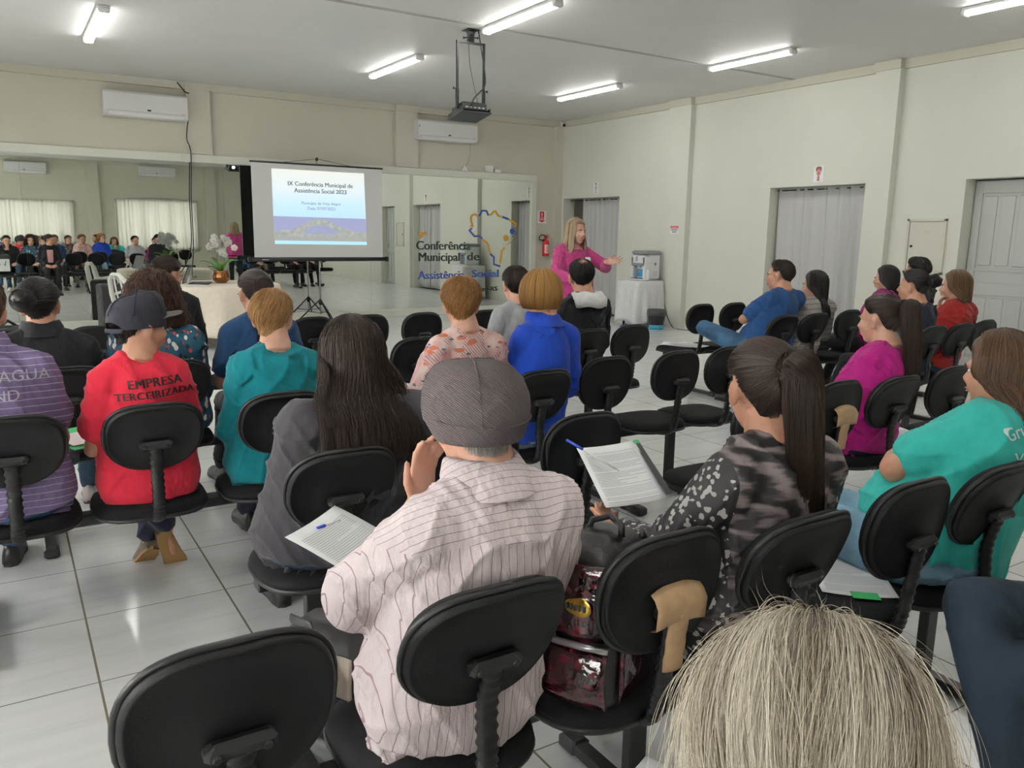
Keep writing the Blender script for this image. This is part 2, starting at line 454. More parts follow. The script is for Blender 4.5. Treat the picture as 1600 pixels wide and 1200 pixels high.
# curtains
def curtain_mat(name, c, trans, rough=.9):
    t = NT(name); t.set(Roughness=rough); t.col(c); t.b.inputs['Specular IOR Level'].default_value = .1
    o = t.obj(); t.bump(t.noise(o, 500, 1), .05, .004)
    if trans:
        tr = t.n('ShaderNodeBsdfTranslucent', i_Color=c); ms = t.n('ShaderNodeMixShader', i_0=trans, i_1=t.b.outputs[0], i_2=tr.outputs[0])
        t.l(ms.outputs[0], t.t.nodes['Material Output'].inputs[0])
    return t.m
M['sheer'] = curtain_mat('sheer_curtain', (.70, .69, .64, 1), .66)
M['drape'] = curtain_mat('grey_drape', (.50, .50, .50, 1), 0)
def drape(name, axis, pos, a0, a1, z0, z1, nf, amp, mat, label, cat, lean=0.0, seed=0, group=None, sag=0.0):
    r = np.random.RandomState(seed); n = int(nf * 10) + 1; P = np.zeros((14, n, 3))
    u = np.linspace(0, 1, n); ph = np.cumsum(r.uniform(.6, 1.4, n)); ph = ph / ph[-1] * nf * 2 * PI
    am = amp * (.6 + .4 * np.sin(u * nf * 1.7 + seed)) 
    for i in range(14):
        w = i / 13; z = z1 + (z0 - z1) * w
        d = np.sin(ph + .25 * np.sin(w * 3 + u * 9)) * am * (.55 + .45 * w)
        aa = a0 + (a1 - a0) * u + lean * w + .006 * np.sin(w * 5 + u * 20)
        zz = np.full(n, z) + sag * np.sin(u * PI) * (1 - w)
        P[i] = np.stack([np.full(n, pos) + d, aa, zz], 1) if axis == 'x' else np.stack([aa, np.full(n, pos) + d, zz], 1)
    mb = MB().grid(P); o = mb.obj(name, mat, fix=False)
    sd = o.modifiers.new('s', 'SOLIDIFY'); sd.thickness = .003
    return tag(o, label, cat, group)
drape('curtain', 'y', YR + .06, -1.05, 2.1, .88, 2.27, 26, .034, M['sheer'], 'translucent white curtain over the rear window reflected at the far left of the mirror', 'curtain', 0, 1)
drape('curtain', 'y', YR + .06, 3.3, 5.9, .68, 2.38, 22, .036, M['sheer'], 'translucent white curtain with sagging rail over the rear window behind the orchid reflection', 'curtain', 0, 2, None, .06)
for a, b, lb in ((6.2, 8.6, 'nearer the mirror end of the chairs'), ):
    pass
R0 = WX + .17
drape('curtain', 'x', R0, 7.08, 7.93, .03, 2.147, 6, .03, M['drape'], 'wide grey drape panel filling most of the second doorway behind the woman in striped blouse', 'curtain', -.04, 3)
drape('curtain', 'x', R0 - .01, 6.43, 7.12, .03, 2.147, 4, .04, M['drape'], 'narrow grey drape panel at the near side of the second doorway, beside the pilaster', 'curtain', -.05, 4)
drape('curtain', 'x', R0, 11.75, 12.52, .03, 2.129, 6, .03, M['drape'], 'grey drape panel directly behind the speaker in the far doorway', 'curtain', -.02, 5)
drape('curtain', 'x', R0, 11.27, 11.78, .03, 2.129, 4, .035, M['drape'], 'grey drape panel at the near side of the far doorway, beside the water purifier table', 'curtain', -.02, 6)
for y0, y1, zt in ((6.41, 7.95, 2.15), (11.26, 12.93, 2.132)):
    tag(MB().tube([(R0, y0 + .002, zt - .035), (R0, y1 - .002, zt - .035)], .009).obj('curtain_rod', M['blackm']), 'thin dark rod under the lintel of the %s doorway' % ('second' if y0 < 8 else 'far'), 'curtain rod')

# grey panelled door
def panel_door():
    y0, y1, z1, x = 4.24, 5.175, 2.13, WX + .20
    o = struct(MB().box((x + .02, (y0 + y1) / 2, z1 / 2 + .005), (.03, y1 - y0, z1 - .01)).obj('door_3', M['grey_door'], smooth=False))
    W = y1 - y0
    fr = MB()
    for a, b in ((0, .085), (W - .085, W)): fr.box((x, y0 + (a + b) / 2, z1 / 2), (.02, b - a, z1 - .02), bev=.004)
    for a, b in ((.02, .13), (.86, 1.0), (1.13, 1.16), (z1 - .14, z1 - .01)): fr.box((x, (y0 + y1) / 2, (a + b) / 2), (.02, W - .17, b - a), bev=.004)
    fr.obj('door_frame', M['grey_door'], o, smooth=False)
    for z0, z2 in ((.15, .84), (1.18, z1 - .16)):
        for k in range(4):
            c = y0 + .085 + (W - .17) * (k + .5) / 4
            MB().box((x + .002, c, (z0 + z2) / 2), ((.016), (W - .17) / 4 - .045, z2 - z0 - .02), bev=.007).obj('door_panel', M['grey_door'], o, smooth=False)
    h = MB().box((x - .014, y0 + .05, 1.06), (.008, .04, .16), bev=.003); h.tube([(x - .015, y0 + .05, 1.08), (x - .06, y0 + .05, 1.08), (x - .062, y0 + .15, 1.08)], .009)
    h.obj('door_handle', M['steel'], o)
panel_door()

# wall mirror
def wall_mirror():
    root = empty('wall_mirror', (3.4, DY, 0), 0, 'huge wall mirror in a white frame covering the front wall, reflecting the audience', 'mirror')
    x0, x1 = -2.4, 8.68
    L = lambda lo, hi, mb=None: (mb or MB()).box((V(*lo) + V(*hi)) / 2 - V(3.4, DY, 0), V(*hi) - V(*lo), bev=.006)
    L((x0, DY - .03, 2.423), (x1, DY + .03, 2.543)).obj('mirror_frame', M['trimw'], root, smooth=False)
    L((x0, DY - .03, 0.0), (x1, DY + .03, .125)).obj('mirror_frame', M['trimw'], root, smooth=False)
    L((x1 - .115, DY - .03, .125), (x1, DY + .03, 2.423)).obj('mirror_frame', M['trimw'], root, smooth=False)
    xs = [x0, .3, 2.95, 5.33, x1 - .115]
    for a, b in zip(xs[:-1], xs[1:]):
        MB().box(V((a + b) / 2, DY + .012, 1.274) - V(3.4, DY, 0), (b - a - .002, .024, 2.298)).obj('mirror_pane', M['mirror'], root, smooth=False)
wall_mirror()

# lettering stuck on the mirror
M['dgreen'] = plain('dark_green_vinyl', (.025, .045, .035, 1), .5)
M['blue'] = plain('blue_vinyl', (.045, .085, .33, 1), .5)
M['gold'] = plain('gold_vinyl', (.60, .31, .02, 1), .5)
def decal():
    root = empty('conference_lettering', (7.1, DY - .004, 1.1), 0, 'large green and blue conference lettering and country map outline stuck on the mirror', 'sticker')
    def put(txt, x0, x1, z, size, mat):
        o = text_obj('lettering', txt, size, mat, root, .006, .0006, 'LEFT', 1.0, None)
        b = [v.co.x for v in o.data.vertices]; k = (x1 - x0) / (max(b) - min(b))
        o.data.transform(Matrix(((k, 0, 0, x0 - 7.1 - min(b) * k), (0, 0, -1, 0), (0, 1, 0, z - 1.1), (0, 0, 0, 1))))
    put('Conferência', 6.18, 7.27, 1.155, .215, M['dgreen'])
    put('Municipal', 6.225, 7.05, .955, .215, M['dgreen']); put('de', 7.20, 7.46, .965, .215, M['dgreen'])
    put('Assistência', 6.21, 7.15, .64, .20, M['blue']); put('Social', 7.30, 7.88, .655, .20, M['blue'])
    put('Vista Alegre-RS', 6.95, 7.86, .40, .115, M['dgreen'])
    put('9ª', 6.21, 6.40, 1.35, .16, M['gold'])
    PTS = [('Y', [(7.41, 1.76), (7.37, 1.79), (7.31, 1.78), (7.28, 1.75), (7.28, 1.68), (7.31, 1.57)]), ('B', [(7.29, 1.54), (7.24, 1.51), (7.35, 1.4), (7.47, 1.4), (7.51, 1.36)]),
           ('Y', [(7.51, 1.35), (7.61, 1.29), (7.65, 1.25), (7.66, 1.16), (7.69, 1.1)]), ('B', [(7.69, 1.08), (7.77, 1.02), (7.77, 0.89), (7.91, 0.85)]),
           ('Y', [(7.91, 0.9), (7.94, 1.13), (8.0, 1.2)]), ('B', [(7.44, 1.77), (7.47, 1.79), (7.5, 1.86), (7.6, 1.86), (7.64, 1.78)]),
           ('Y', [(7.66, 1.79), (7.7, 1.8), (7.76, 1.86), (7.79, 1.86), (7.85, 1.78), (7.92, 1.76)]), ('B', [(7.94, 1.76), (8.08, 1.72)]),
           ('Y', [(8.09, 1.71), (8.15, 1.69), (8.25, 1.64), (8.22, 1.57)])]
    for k, pts in PTS:
        P = np.array(pts) - V(7.1, 1.1); w = .018; v = []; f = []
        for i in range(len(P)):
            d = nrm(P[min(i + 1, len(P) - 1)] - P[max(i - 1, 0)]); n = V(-d[1], d[0]) * w
            for q in (P[i] + n, P[i] - n): v += [(q[0], 0, q[1]), (q[0], -.0012, q[1])]
        for i in range(len(P) - 1):
            a = i * 4; f += [(a + 1, a + 3, a + 7, a + 5), (a, a + 4, a + 6, a + 2), (a, a + 1, a + 5, a + 4), (a + 2, a + 6, a + 7, a + 3)]
        MB().add(v, f).obj('map_outline', M['gold'] if k == 'Y' else M['blue'], root, smooth=False)
    for m, arc, dot in (('blue', [(8.0, 1.43), (8.08, 1.395), (8.17, 1.40), (8.23, 1.45), (8.26, 1.52)], (8.165, 1.5)), ('gold', [(7.93, 1.265), (8.02, 1.245), (8.10, 1.275), (8.15, 1.33), (8.18, 1.39)], (8.025, 1.375))):
        P = [V(x - 7.1, -.001, z - 1.1) for x, z in arc]
        MB().tube(P, [.004, .018, .024, .018, .004], 6, sy=1, sx=.04, up=(0, 1, 0)).obj('map_figure', M[m], root)
        MB().ell((dot[0] - 7.1, 0, dot[1] - 1.1), (.055, .002, .055)).obj('map_figure', M[m], root)
decal()
# ------------------------------------------------------------ lamps
M['tube'] = plain('lit_tube', (.9, .9, .9, 1), .4, emit=(1.0, .985, .95, 1), es=LAMP_E)
M['lampw'] = plain('lamp_body', (.75, .75, .74, 1), .4)
def lamp(x, y0, y1, label):
    root = empty('ceiling_light', (x, (y0 + y1) / 2, ZC), 0, label, 'ceiling light', 'fluorescent batten lights')
    h = (y1 - y0) / 2
    MB().box((0, 0, -.018), (.11, 2 * h, .035), bev=.008).obj('lamp_base', M['lampw'], root, smooth=False)
    d = MB(); ring = []
    for yy, s in ((-h + .03, .9), (-h + .05, 1), (h - .05, 1), (h - .03, .9)):
        ring.append([( .05 * s * math.cos(a), yy, -.036 - .035 * s * math.sin(a)) for a in np.linspace(0, PI, 10)])
    d.loft(ring, cap=True).obj('diffuser', M['tube'], root)
    for e in (-1, 1):
        MB().box((0, e * (h - .01), -.045), (.105, .045, .055), bev=.012).obj('end_cap', M['lampw'], root, smooth=False)
lamp(4.46, 6.40, 7.70, 'lit ceiling batten light beside the projector mount, nearest the middle of the ceiling')
lamp(4.45, 9.25, 10.75, 'lit ceiling batten light between the projector and the two wall air conditioners')
lamp(7.53, 9.25, 10.72, 'lit ceiling batten light nearest the corner camera by the far doorway')
lamp(7.69, 6.42, 7.68, 'lit ceiling batten light crossing the ceiling joint near the right wall pilaster')
lamp(7.67, 3.20, 4.50, 'lit ceiling batten light at the upper right corner, only its end in view')
lamp(1.03, 9.10, 10.70, 'lit ceiling batten light at far left above the left air conditioner, seen end on')
for x in (1.03, 4.45, 7.6):
    for y in (7.0, 3.9, .9):
        if (x, y) in ((4.45, 7.0), (7.6, 7.0), (7.6, 3.9)): continue
        lamp(x, y - .65, y + .65, 'lit ceiling batten light out of the picture, above and behind the audience')

# ------------------------------------------------------------ air conditioners
M['acw'] = plain('ac_plastic', (.70, .71, .70, 1), .35)
M['acg'] = plain('ac_grey', (.42, .43, .43, 1), .4)
def aircon(name_label, x0, x1, y, z0, z1, rz, strip=False):
    root = empty('air_conditioner', ((x0 + x1) / 2, y, z0), rz, name_label, 'air conditioner')
    W = x1 - x0; H = z1 - z0
    prof = [(0, .0), (-.16, .0), (-.205, .03), (-.22, .075), (-.215, H - .03), (-.19, H), (0, H)]
    MB().loft([[(xx, py, pz) for py, pz in prof] for xx in (-W / 2, -W / 2 + .02, W / 2 - .02, W / 2)]).obj('housing', M['acw'], root, smooth=False)
    MB().box((0, -.206, .035), (W * .9, .012, .05), R=rotm(0, -.55), bev=.005).obj('louver', M['white'], root, smooth=False)
    MB().box((0, -.216, .072), (W * .92, .008, .006)).obj('louver_gap', M['acg'], root, smooth=False)
    MB().box((.03, -.221, .10), (.05, .006, .022), bev=.003).obj('badge', M['blackm'], root, smooth=False)
    MB().box((W / 2 - .06, -.222, .085), (.04, .005, .008)).obj('display', M['acg'], root, smooth=False)
    MB().box((W / 2 - .012, -.10, .17), (.03, .2, H - .03), bev=.012).obj('side_cap', M['white'], root, smooth=False)
    if strip:
        MB().box((-W / 2 + .03, -.222, H - .11), (.03, .004, .035)).obj('energy_sticker', M['acg'], root, smooth=False)
    return root
aircon('white split air conditioner above the mirror, with a black cable running over it', 1.366, 2.466, DY + .02, 2.985, 3.325, 0)
aircon('white split air conditioner high on the front wall beside the hanging projector', 6.13, 7.285, DY + .02, 3.005, 3.335, 0, True)
aircon('white split air conditioner on the rear wall, left one in the mirror reflection', .29, 1.41, YR, 3.06, 3.40, PI)
aircon('white split air conditioner on the rear wall, right one in the mirror reflection', 4.10, 5.22, YR, 3.14, 3.46, PI)

def cable(name, pts, r, mat, label, cat='cable', n=8):
    P = [V(*p) for p in pts]; Q = []
    for i in range(len(P) - 1):
        p0, p1, p2, p3 = P[max(i - 1, 0)], P[i], P[i + 1], P[min(i + 2, len(P) - 1)]
        for k in range(n):
            t_ = k / n; Q.append(.5 * (2 * p1 + (p2 - p0) * t_ + (2 * p0 - 5 * p1 + 4 * p2 - p3) * t_ ** 2 + (3 * p1 - p0 - 3 * p2 + p3) * t_ ** 3))
    Q.append(P[-1])
    return tag(MB().tube(Q, r, 6).obj(name, mat), label, cat)
cable('power_cable', [(2.36, DY - .02, 3.55), (2.40, DY - .13, 3.46), (2.44, DY - .21, 3.385), (2.49, DY - .225, 3.37)], .009, M['black'], 'short black cable from the ceiling down behind the left air conditioner')
cable('power_cable', [(2.48, DY - .09, 3.01), (2.45, DY - .08, 2.75), (2.50, DY - .06, 2.55), (2.47, DY - .07, 1.9), (2.46, DY - .09, 1.2), (2.36, DY - .4, .8), (2.32, DY - .9, .78)], .008, M['black'], 'long black cable hanging from the left air conditioner in front of the mirror')
cable('conduit_ring', [(2.44 + .07 * math.cos(a), DY - .036, 2.49 + .07 * math.sin(a)) for a in np.linspace(0, 6.2, 12)], .005, M['trimw'], 'small ring of white wire on the mirror frame below the left air conditioner')
cable('drain_hose', [(7.22, DY - .06, 3.03), (7.24, DY - .02, 2.95), (7.22, DY - .02, 2.75), (7.14, DY - .02, 2.62), (7.06, DY - .035, 2.555)], .006, M['acg'], 'thin pale wire curving down from the right air conditioner to the mirror frame')
tag(MB().box((7.62, DY - .045, 2.605), (.14, .08, .12), bev=.01).obj('junction_box', M['white'], smooth=False), 'white plastic junction box sitting on the mirror frame, larger of the pair', 'junction box')
tag(MB().box((7.80, DY - .035, 2.58), (.13, .06, .07), bev=.01).obj('junction_box', M['white'], smooth=False), 'small flat white adapter on the mirror frame, right of the larger box', 'junction box')
tag(MB().loft([[(7.12 + s * w, DY + .02 - d, z) for s, d in ((-1, 0), (-1, .07), (1, .07), (1, 0))] for z, w in ((2.545, .06), (2.60, .03), (2.625, .02))]).obj('plug', M['white'], smooth=False), 'white plug on top of the mirror frame below the right air conditioner', 'plug')

# CCTV
root = empty('security_camera', (9.17, DY - .06, 3.50), 0, 'tiny white security camera with black eye in the corner under the ceiling', 'camera')
MB().tube([(0, .0, .045), (0, -.03, .03), (0, -.05, 0)], .018).obj('bracket', M['white'], root)
MB().tube([(0, -.03, .0), (-.015, -.12, -.025)], .035, 12).obj('housing', M['white'], root)
MB().ell((-.017, -.13, -.028), .030).obj('lens', M['black'], root)

# ------------------------------------------------------------ projector on its bracket
def projector():
    root = empty('projector_mount', (4.38, 7.88, ZC), 0, 'black telescopic ceiling bracket carrying the projector', 'bracket')
    b = MB(); b.box((0, 0, -.004), (.14, .14, .008)); b.tube([(0, 0, 0), (0, 0, -.03), (0, 0, -.05), (0, 0, -.12)], [.045, .045, .038, .038], 14); b.obj('ceiling_flange', M['blackm'], root)
    for a in (0, 2.2, 4.2): MB().tube([(.03 * math.cos(a), .03 * math.sin(a), -.07), (.075 * math.cos(a), .075 * math.sin(a), -.07), (.085 * math.cos(a), .085 * math.sin(a), -.07)], [.006, .006, .014], 8).obj('thumb_screw', M['black'], root)
    f = MB(); f.box((0, 0, -.128), (.34, .03, .02)); f.box((-.16, 0, -.40), (.02, .022, .55)); f.box((.16, 0, -.40), (.02, .022, .55))
    f.box((-.16, 0, -.72), (.028, .03, .24)); f.box((.16, 0, -.72), (.028, .03, .22)); f.obj('yoke', M['blackm'], root, smooth=False)
    for s in (-1, 1):
        MB().tube([(s * .16, 0, -.60), (s * .20, 0, -.60), (s * .205, 0, -.60)], [.006, .006, .016], 8).obj('thumb_screw', M['black'], root)
    sh = MB(); R = rotm(0, .18); sh.box((0, .02, -.87), (.36, .34, .012), R=R, bev=.003)
    for s in (-1, 1): sh.box((s * .17, .02, -.845), (.012, .32, .05), R=R)
    sh.obj('tray', plain('tray_grey', (.035, .042, .042, 1), .5), root, smooth=False)
    pr = empty('projector', (4.38, 7.90, ZC - .86), 0, 'black projector resting on the ceiling bracket tray, throwing the slide', 'projector')
    MB().box((0, .0, .06), (.31, .24, .10), R=R, bev=.018).obj('body', plain('projector_black', (.018, .018, .02, 1), .45), pr, smooth=False)
    MB().tube([(-.07, .10, .05), (-.07, .15, .04)], .036, 16).obj('lens_barrel', M['black'], pr)
    MB().tube([(-.07, .149, .042), (-.07, .153, .041)], .028, 16).obj('lens', plain('lit_lens', (.8, .85, .9, 1), .1, emit=(.8, .9, 1, 1), es=25), pr)
    for k in range(5): MB().box((.10 - .05 * k, -.124, .07), (.03, .004, .012), R=R).obj('port', M['acg'], pr, smooth=False)
    cable('projector_cable', [(4.46, 7.86, ZC), (4.50, 7.86, 3.36), (4.54, 7.85, 3.12), (4.53, 7.84, 3.0), (4.44, 7.80, 2.92), (4.36, 7.77, 2.85), (4.33, 7.77, 2.77)], .008, M['black'], 'thick black cable from the ceiling curling down to the projector', n=6)
    cable('projector_cable', [(4.35, 7.87, 3.42), (4.36, 7.86, 3.2), (4.40, 7.82, 2.95), (4.43, 7.79, 2.77)], .0035, M['black'], 'thin black wire hanging inside the bracket yoke to the projector', n=6)
projector()

# ------------------------------------------------------------ tripod projection screen
M['screenw'] = plain('screen_white', (.66, .66, .65, 1), .85)
def screen():
    X, Y = 4.345, 12.69
    root = empty('projection_screen', (X, Y, 0), 0, 'portable tripod projection screen showing the conference slide, in front of the mirror', 'projection screen')
    MB().box((0, 0, 1.745), (2.11, .004, 1.43)).obj('screen_fabric', M['screenw'], root, smooth=False)
    MB().box((0, .006, 1.745), (2.10, .004, 1.42)).obj('screen_backing', M['black'], root, smooth=False)
    MB().tube([(-1.07, .0, 2.465), (1.07, .0, 2.465)], .014, 8).obj('top_bar', M['black'], root)
    c = MB().tube([(-1.12, .01, 1.005), (1.12, .01, 1.005)], .034, 12); c.obj('case', M['black'], root)
    for s in (-1, 1): MB().tube([(s * 1.11, .01, 1.005), (s * 1.15, .01, 1.005)], .042, 12).obj('case_end', M['black'], root)
    MB().box((-.9, -.04, 1.0), (.10, .012, .012)).obj('case_label', M['acg'], root, smooth=False)
    p = MB().tube([(-.02, .05, .12), (-.02, .05, 2.56)], .0125, 10); p.obj('pole', M['steel'], root)
    MB().box((-.02, .04, 2.555), (.03, .05, .05), bev=.006).obj('hook', M['black'], root, smooth=False)
    for s in (-1, 1): MB().tube([(-.02, .02, 2.56), (s * .55 - .02, .0, 2.475)], .0035, 5).obj('hanger_cord', M['black'], root)
    MB().tube([(-.02, .05, .36), (-.02, .05, .30), (-.02, .05, .27)], [.022, .03, .022], 10).obj('tripod_collar', M['black'], root)
    for a in (0.9, 3.0, 5.1):
        e = V(-.02 + .38 * math.cos(a), .05 + .26 * math.sin(a), .012)
        l = MB().tube([(-.02 + .02 * math.cos(a), .05 + .02 * math.sin(a), .34), e], .012, 8); l.ell(e, .015); l.tube([(-.02, .05, .14), (-.02 + .2 * math.cos(a), .05 + .14 * math.sin(a), .165)], .006, 6); l.obj('tripod_leg', M['black'], root)
    # slide
    t = NT('slide_gradient'); o = t.obj(); z = t.xyz(o)[2]
    c = t.ramp(t.math('MULTIPLY', t.math('SUBTRACT', z, 1.21), 1 / 1.18), [(0, (.40, .80, 1, 1)), (.395, (.48, .77, 1, 1)), (.55, (.55, .82, 1, 1)), (.75, (.74, .86, .90, 1)), (1, (.84, .85, .78, 1))])
    t.col((.2, .2, .2, 1)); t.l(c, t.b.inputs['Emission Color']); t.b.inputs['Emission Strength'].default_value = .95; t.set(Roughness=.9)
    def quad(name, pts, mat, y=-.004):
        return MB().add([(a, y, b) for a, b in pts], [(0, 1, 2, 3)]).obj(name, mat, root, smooth=False, fix=False)
    sl = quad('slide', [(-.745, 1.665), (.765, 1.655), (.745, 2.375), (-.75, 2.375)], t.m)
    quad('slide_footer', [(-.735, 1.24), (.775, 1.235), (.775, 1.285), (-.735, 1.295)], t.m)
    t = NT('slide_picture'); o = t.obj(); q = t.xyz(o)
    hill = t.math('ADD', 1.40, t.math('MULTIPLY', t.n('ShaderNodeMath', operation='POWER', i_0=2.718, i_1=t.math('MULTIPLY', t.math('MULTIPLY', q[0], q[0]), -7.0)).outputs[0], .2))
    hill = t.math('ADD', hill, t.math('MULTIPLY', t.noise(t.map(o, (1, 1, .1)), 9, 3), .06))
    d = t.math('SUBTRACT', hill, q[2])
    arch = t.math('SUBTRACT', t.math('SUBTRACT', hill, .085), q[2])
    inner = t.math('MULTIPLY', t.math('GREATER_THAN', arch, 0.0), t.math('LESS_THAN', t.math('ABSOLUTE', q[0]), .27))
    inner = t.math('MULTIPLY', inner, t.math('GREATER_THAN', q[2], 1.40))
    c = t.mix(t.math('MULTIPLY', t.math('GREATER_THAN', d, 0.0), .9), (.36, .40, .72, 1), t.ramp(t.noise(o, 14, 4), [(.35, (.33, .36, .28, 1)), (.6, (.50, .54, .46, 1)), (.75, (.62, .70, .66, 1))]))
    c = t.mix(t.math('MULTIPLY', inner, .85), c, (.33, .38, .68, 1))
    c = t.mix(t.math('MULTIPLY', t.math('LESS_THAN', q[2], 1.36), .8), c, (.42, .43, .41, 1))
    t.col((.2, .2, .2, 1)); t.l(c, t.b.inputs['Emission Color']); t.b.inputs['Emission Strength'].default_value = .72
    quad('slide_picture', [(-.74, 1.30), (.775, 1.29), (.765, 1.652), (-.745, 1.662)], t.m)
    tk = plain('slide_text', (.10, .095, .085, 1), .9); tg = plain('slide_text_grey', (.30, .34, .38, 1), .9)
    for txt, x, z, s, m in (('IX Conferência Municipal de', .02, 2.135, .092, tk), ('Assistência Social 2023', .02, 2.035, .092, tk), ('Município de Vista Alegre', .02, 1.855, .062, tg), ('Data: 07/07/2023', .02, 1.775, .066, tg)):
        text_obj('lettering', txt, s, m, sl, .0016 if m == tk else 0, .0003, 'CENTER', 1.0, Matrix(((1, 0, 0, x), (0, 0, -1, -.0055), (0, 1, 0, z), (0, 0, 0, 1))))
screen()

# ------------------------------------------------------------ right and front wall fittings
def meter_panel():
    y, z = 5.585, 1.39
    root = empty('electrical_panel', (WX, y, z), 0, 'cream flush electrical panel box between the pilaster and the grey door', 'electrical panel')
    pm = plain('panel_paint', (.60, .59, .50, 1), .5)
    f = MB()
    for dy, dz, sy, sz in ((-.225, 0, .03, .64), (.225, 0, .03, .64), (0, .305, .48, .03), (0, -.305, .48, .03)): f.box((-.012, dy, dz), (.03, sy, sz), bev=.003)
    f.obj('panel_frame', pm, root, smooth=False)
    d = MB().box((-.008, 0, 0), (.016, .41, .57), bev=.003).obj('panel_door', pm, root, smooth=False)
    MB().tube([(-.014, .165, .0), (-.03, .165, .0)], .014, 12).obj('lock', M['black'], d)
    MB().box((-.017, -.01, .17), (.002, .06, .035)).obj('plate', M['crown'], d, smooth=False)
meter_panel()
def paper_sign(y, z, h, w, label, cat, draw):
    root = empty('paper_sign', (WX - .002, y, z), 0, label, cat)
    MB().box((-.001, 0, 0), (.003, w, h)).obj('sheet', M['paper'], root, smooth=False)
    draw(root)
def fig(root, col, hair):
    b = MB().prism([(-.02, -.09), (-.012, -.01), (-.03, -.01), (-.026, .035), (.026, .035), (.03, -.01), (.012, -.01), (.02, -.09)], (-.004, 0, 0), (0, -1, 0), (0, 0, 1), (-1, 0, 0), .002); b.obj('pictogram', col, root, smooth=False)
    h = MB().ell((-.004, 0, .062), (.002, .022, .026)); h.obj('pictogram', col, root)
    g = MB().ell((-.0055, 0, .082), (.002, .03 if hair else .024, .014))
    if hair: g.ell((-.0055, .032, .06), (.002, .012, .03)); g.ell((-.0055, -.032, .06), (.002, .012, .03))
    g.obj('pictogram', plain('sign_brown' + str(hair), (.22, .08, .06, 1) if hair else (.12, .10, .09, 1), .8), root)
paper_sign(11.93, 2.29, .21, .14, 'white paper restroom sign with a figure above the far doorway behind the speaker', 'sign', lambda r: fig(r, M['inkl'], False))
paper_sign(7.16, 2.30, .21, .16, 'white paper restroom sign with a long haired figure above the second doorway', 'sign', lambda r: fig(r, plain('sign_pink', (.5, .2, .17, 1), .8), True))
root = empty('notice_plate', (WX - .102, 9.73, 1.565), 0, 'small white notice with red header stuck on the pilaster right of the water purifier', 'sign')
MB().box((-.001, 0, 0), (.003, .19, .13)).obj('sheet', M['paper'], root, smooth=False)
MB().box((-.003, 0, .038), (.002, .18, .042)).obj('header', M['red'], root, smooth=False)
text_obj('lettering', 'ATENÇÃO', .034, M['paper'], root, 0, .0003, 'CENTER', 1, frame_M((-.0042, 0, .026), (0, -1, 0), (0, 0, 1)))
for k, w in enumerate((.15, .10)): MB().box((-.003, 0, -.005 - .032 * k), (.002, w, .014)).obj('text_line', M['ink'], root, smooth=False)

def extinguisher():
    root = empty('fire_extinguisher', (8.905, DY + .03, 1.04), 0, 'red fire extinguisher hung on the front wall right of the mirror', 'fire extinguisher')
    P = [(.055, 0), (.062, .012), (.062, .25), (.055, .285), (.025, .31), (.02, .325)]
    an = np.arange(20) * 2 * PI / 20
    MB().loft([[(r * math.cos(a), -.075 + r * math.sin(a), z) for a in an] for r, z in P]).obj('cylinder', M['red'], root)
    lb = MB(); A = np.linspace(-2.5, -.6, 12)
    lb.grid([[(.0633 * math.cos(a), -.075 + .0633 * math.sin(a), z) for a in A] for z in (.06, .22)]); lb.obj('label_sticker', M['paper'], root, fix=False)
    for k in range(6): MB().grid([[(.0638 * math.cos(a), -.075 + .0638 * math.sin(a), z) for a in np.linspace(-2.3, -.9, 8)] for z in (.075 + k * .024, .087 + k * .024)]).obj('label_text', M['red'], root, fix=False)
    v = MB().tube([(0, -.075, .32), (0, -.075, .36)], .018, 10); v.box((.0, -.085, .375), (.03, .10, .02), bev=.004); v.box((.01, -.09, .40), (.022, .13, .01), bev=.003); v.tube([(0, -.075, .35), (.06, -.09, .352)], .006, 6); v.obj('valve', M['red'], root)
    MB().tube([(-.01, -.08, .355), (-.06, -.085, .40), (-.12, -.08, .40), (-.155, -.07, .36), (-.14, -.065, .315), (-.09, -.062, .305)], .011, 8).obj('hose', M['black'], root)
    MB().tube([(-.09, -.062, .305), (-.04, -.062, .30)], [.012, .02], 8).obj('nozzle', M['black'], root)
    MB().box((0, -.008, .30), (.03, .02, .10)).obj('hook', M['steel'], root, smooth=False)
extinguisher()
root = empty('extinguisher_sign', (8.845, DY + .028, 1.78), 0, 'red and white fire extinguisher sign with arrow on the front wall', 'sign')
MB().box((0, 0, 0), (.20, .004, .235)).obj('sheet', M['paper'], root, smooth=False)
MB().box((0, -.003, .025), (.10, .002, .155)).obj('panel', M['red'], root, smooth=False)
MB().prism([(-.085, -.06), (.085, -.06), (0, -.105)], (0, -.003, 0), (1, 0, 0), (0, 0, 1), (0, -1, 0), .002).obj('arrow', M['red'], root, smooth=False)
MB().prism([(-.012, .075), (.012, .075), (.008, .02), (-.008, .02)], (0, -.005, 0), (1, 0, 0), (0, 0, 1), (0, -1, 0), .002).obj('exclamation_mark', M['paper'], root, smooth=False)
MB().ell((0, -.005, .0), (.011, .002, .011)).obj('exclamation_mark', M['paper'], root)
for k in range(2): MB().box((0, -.005, -.022 - k * .016), (.07, .002, .006)).obj('text_line', M['paper'], root, smooth=False)

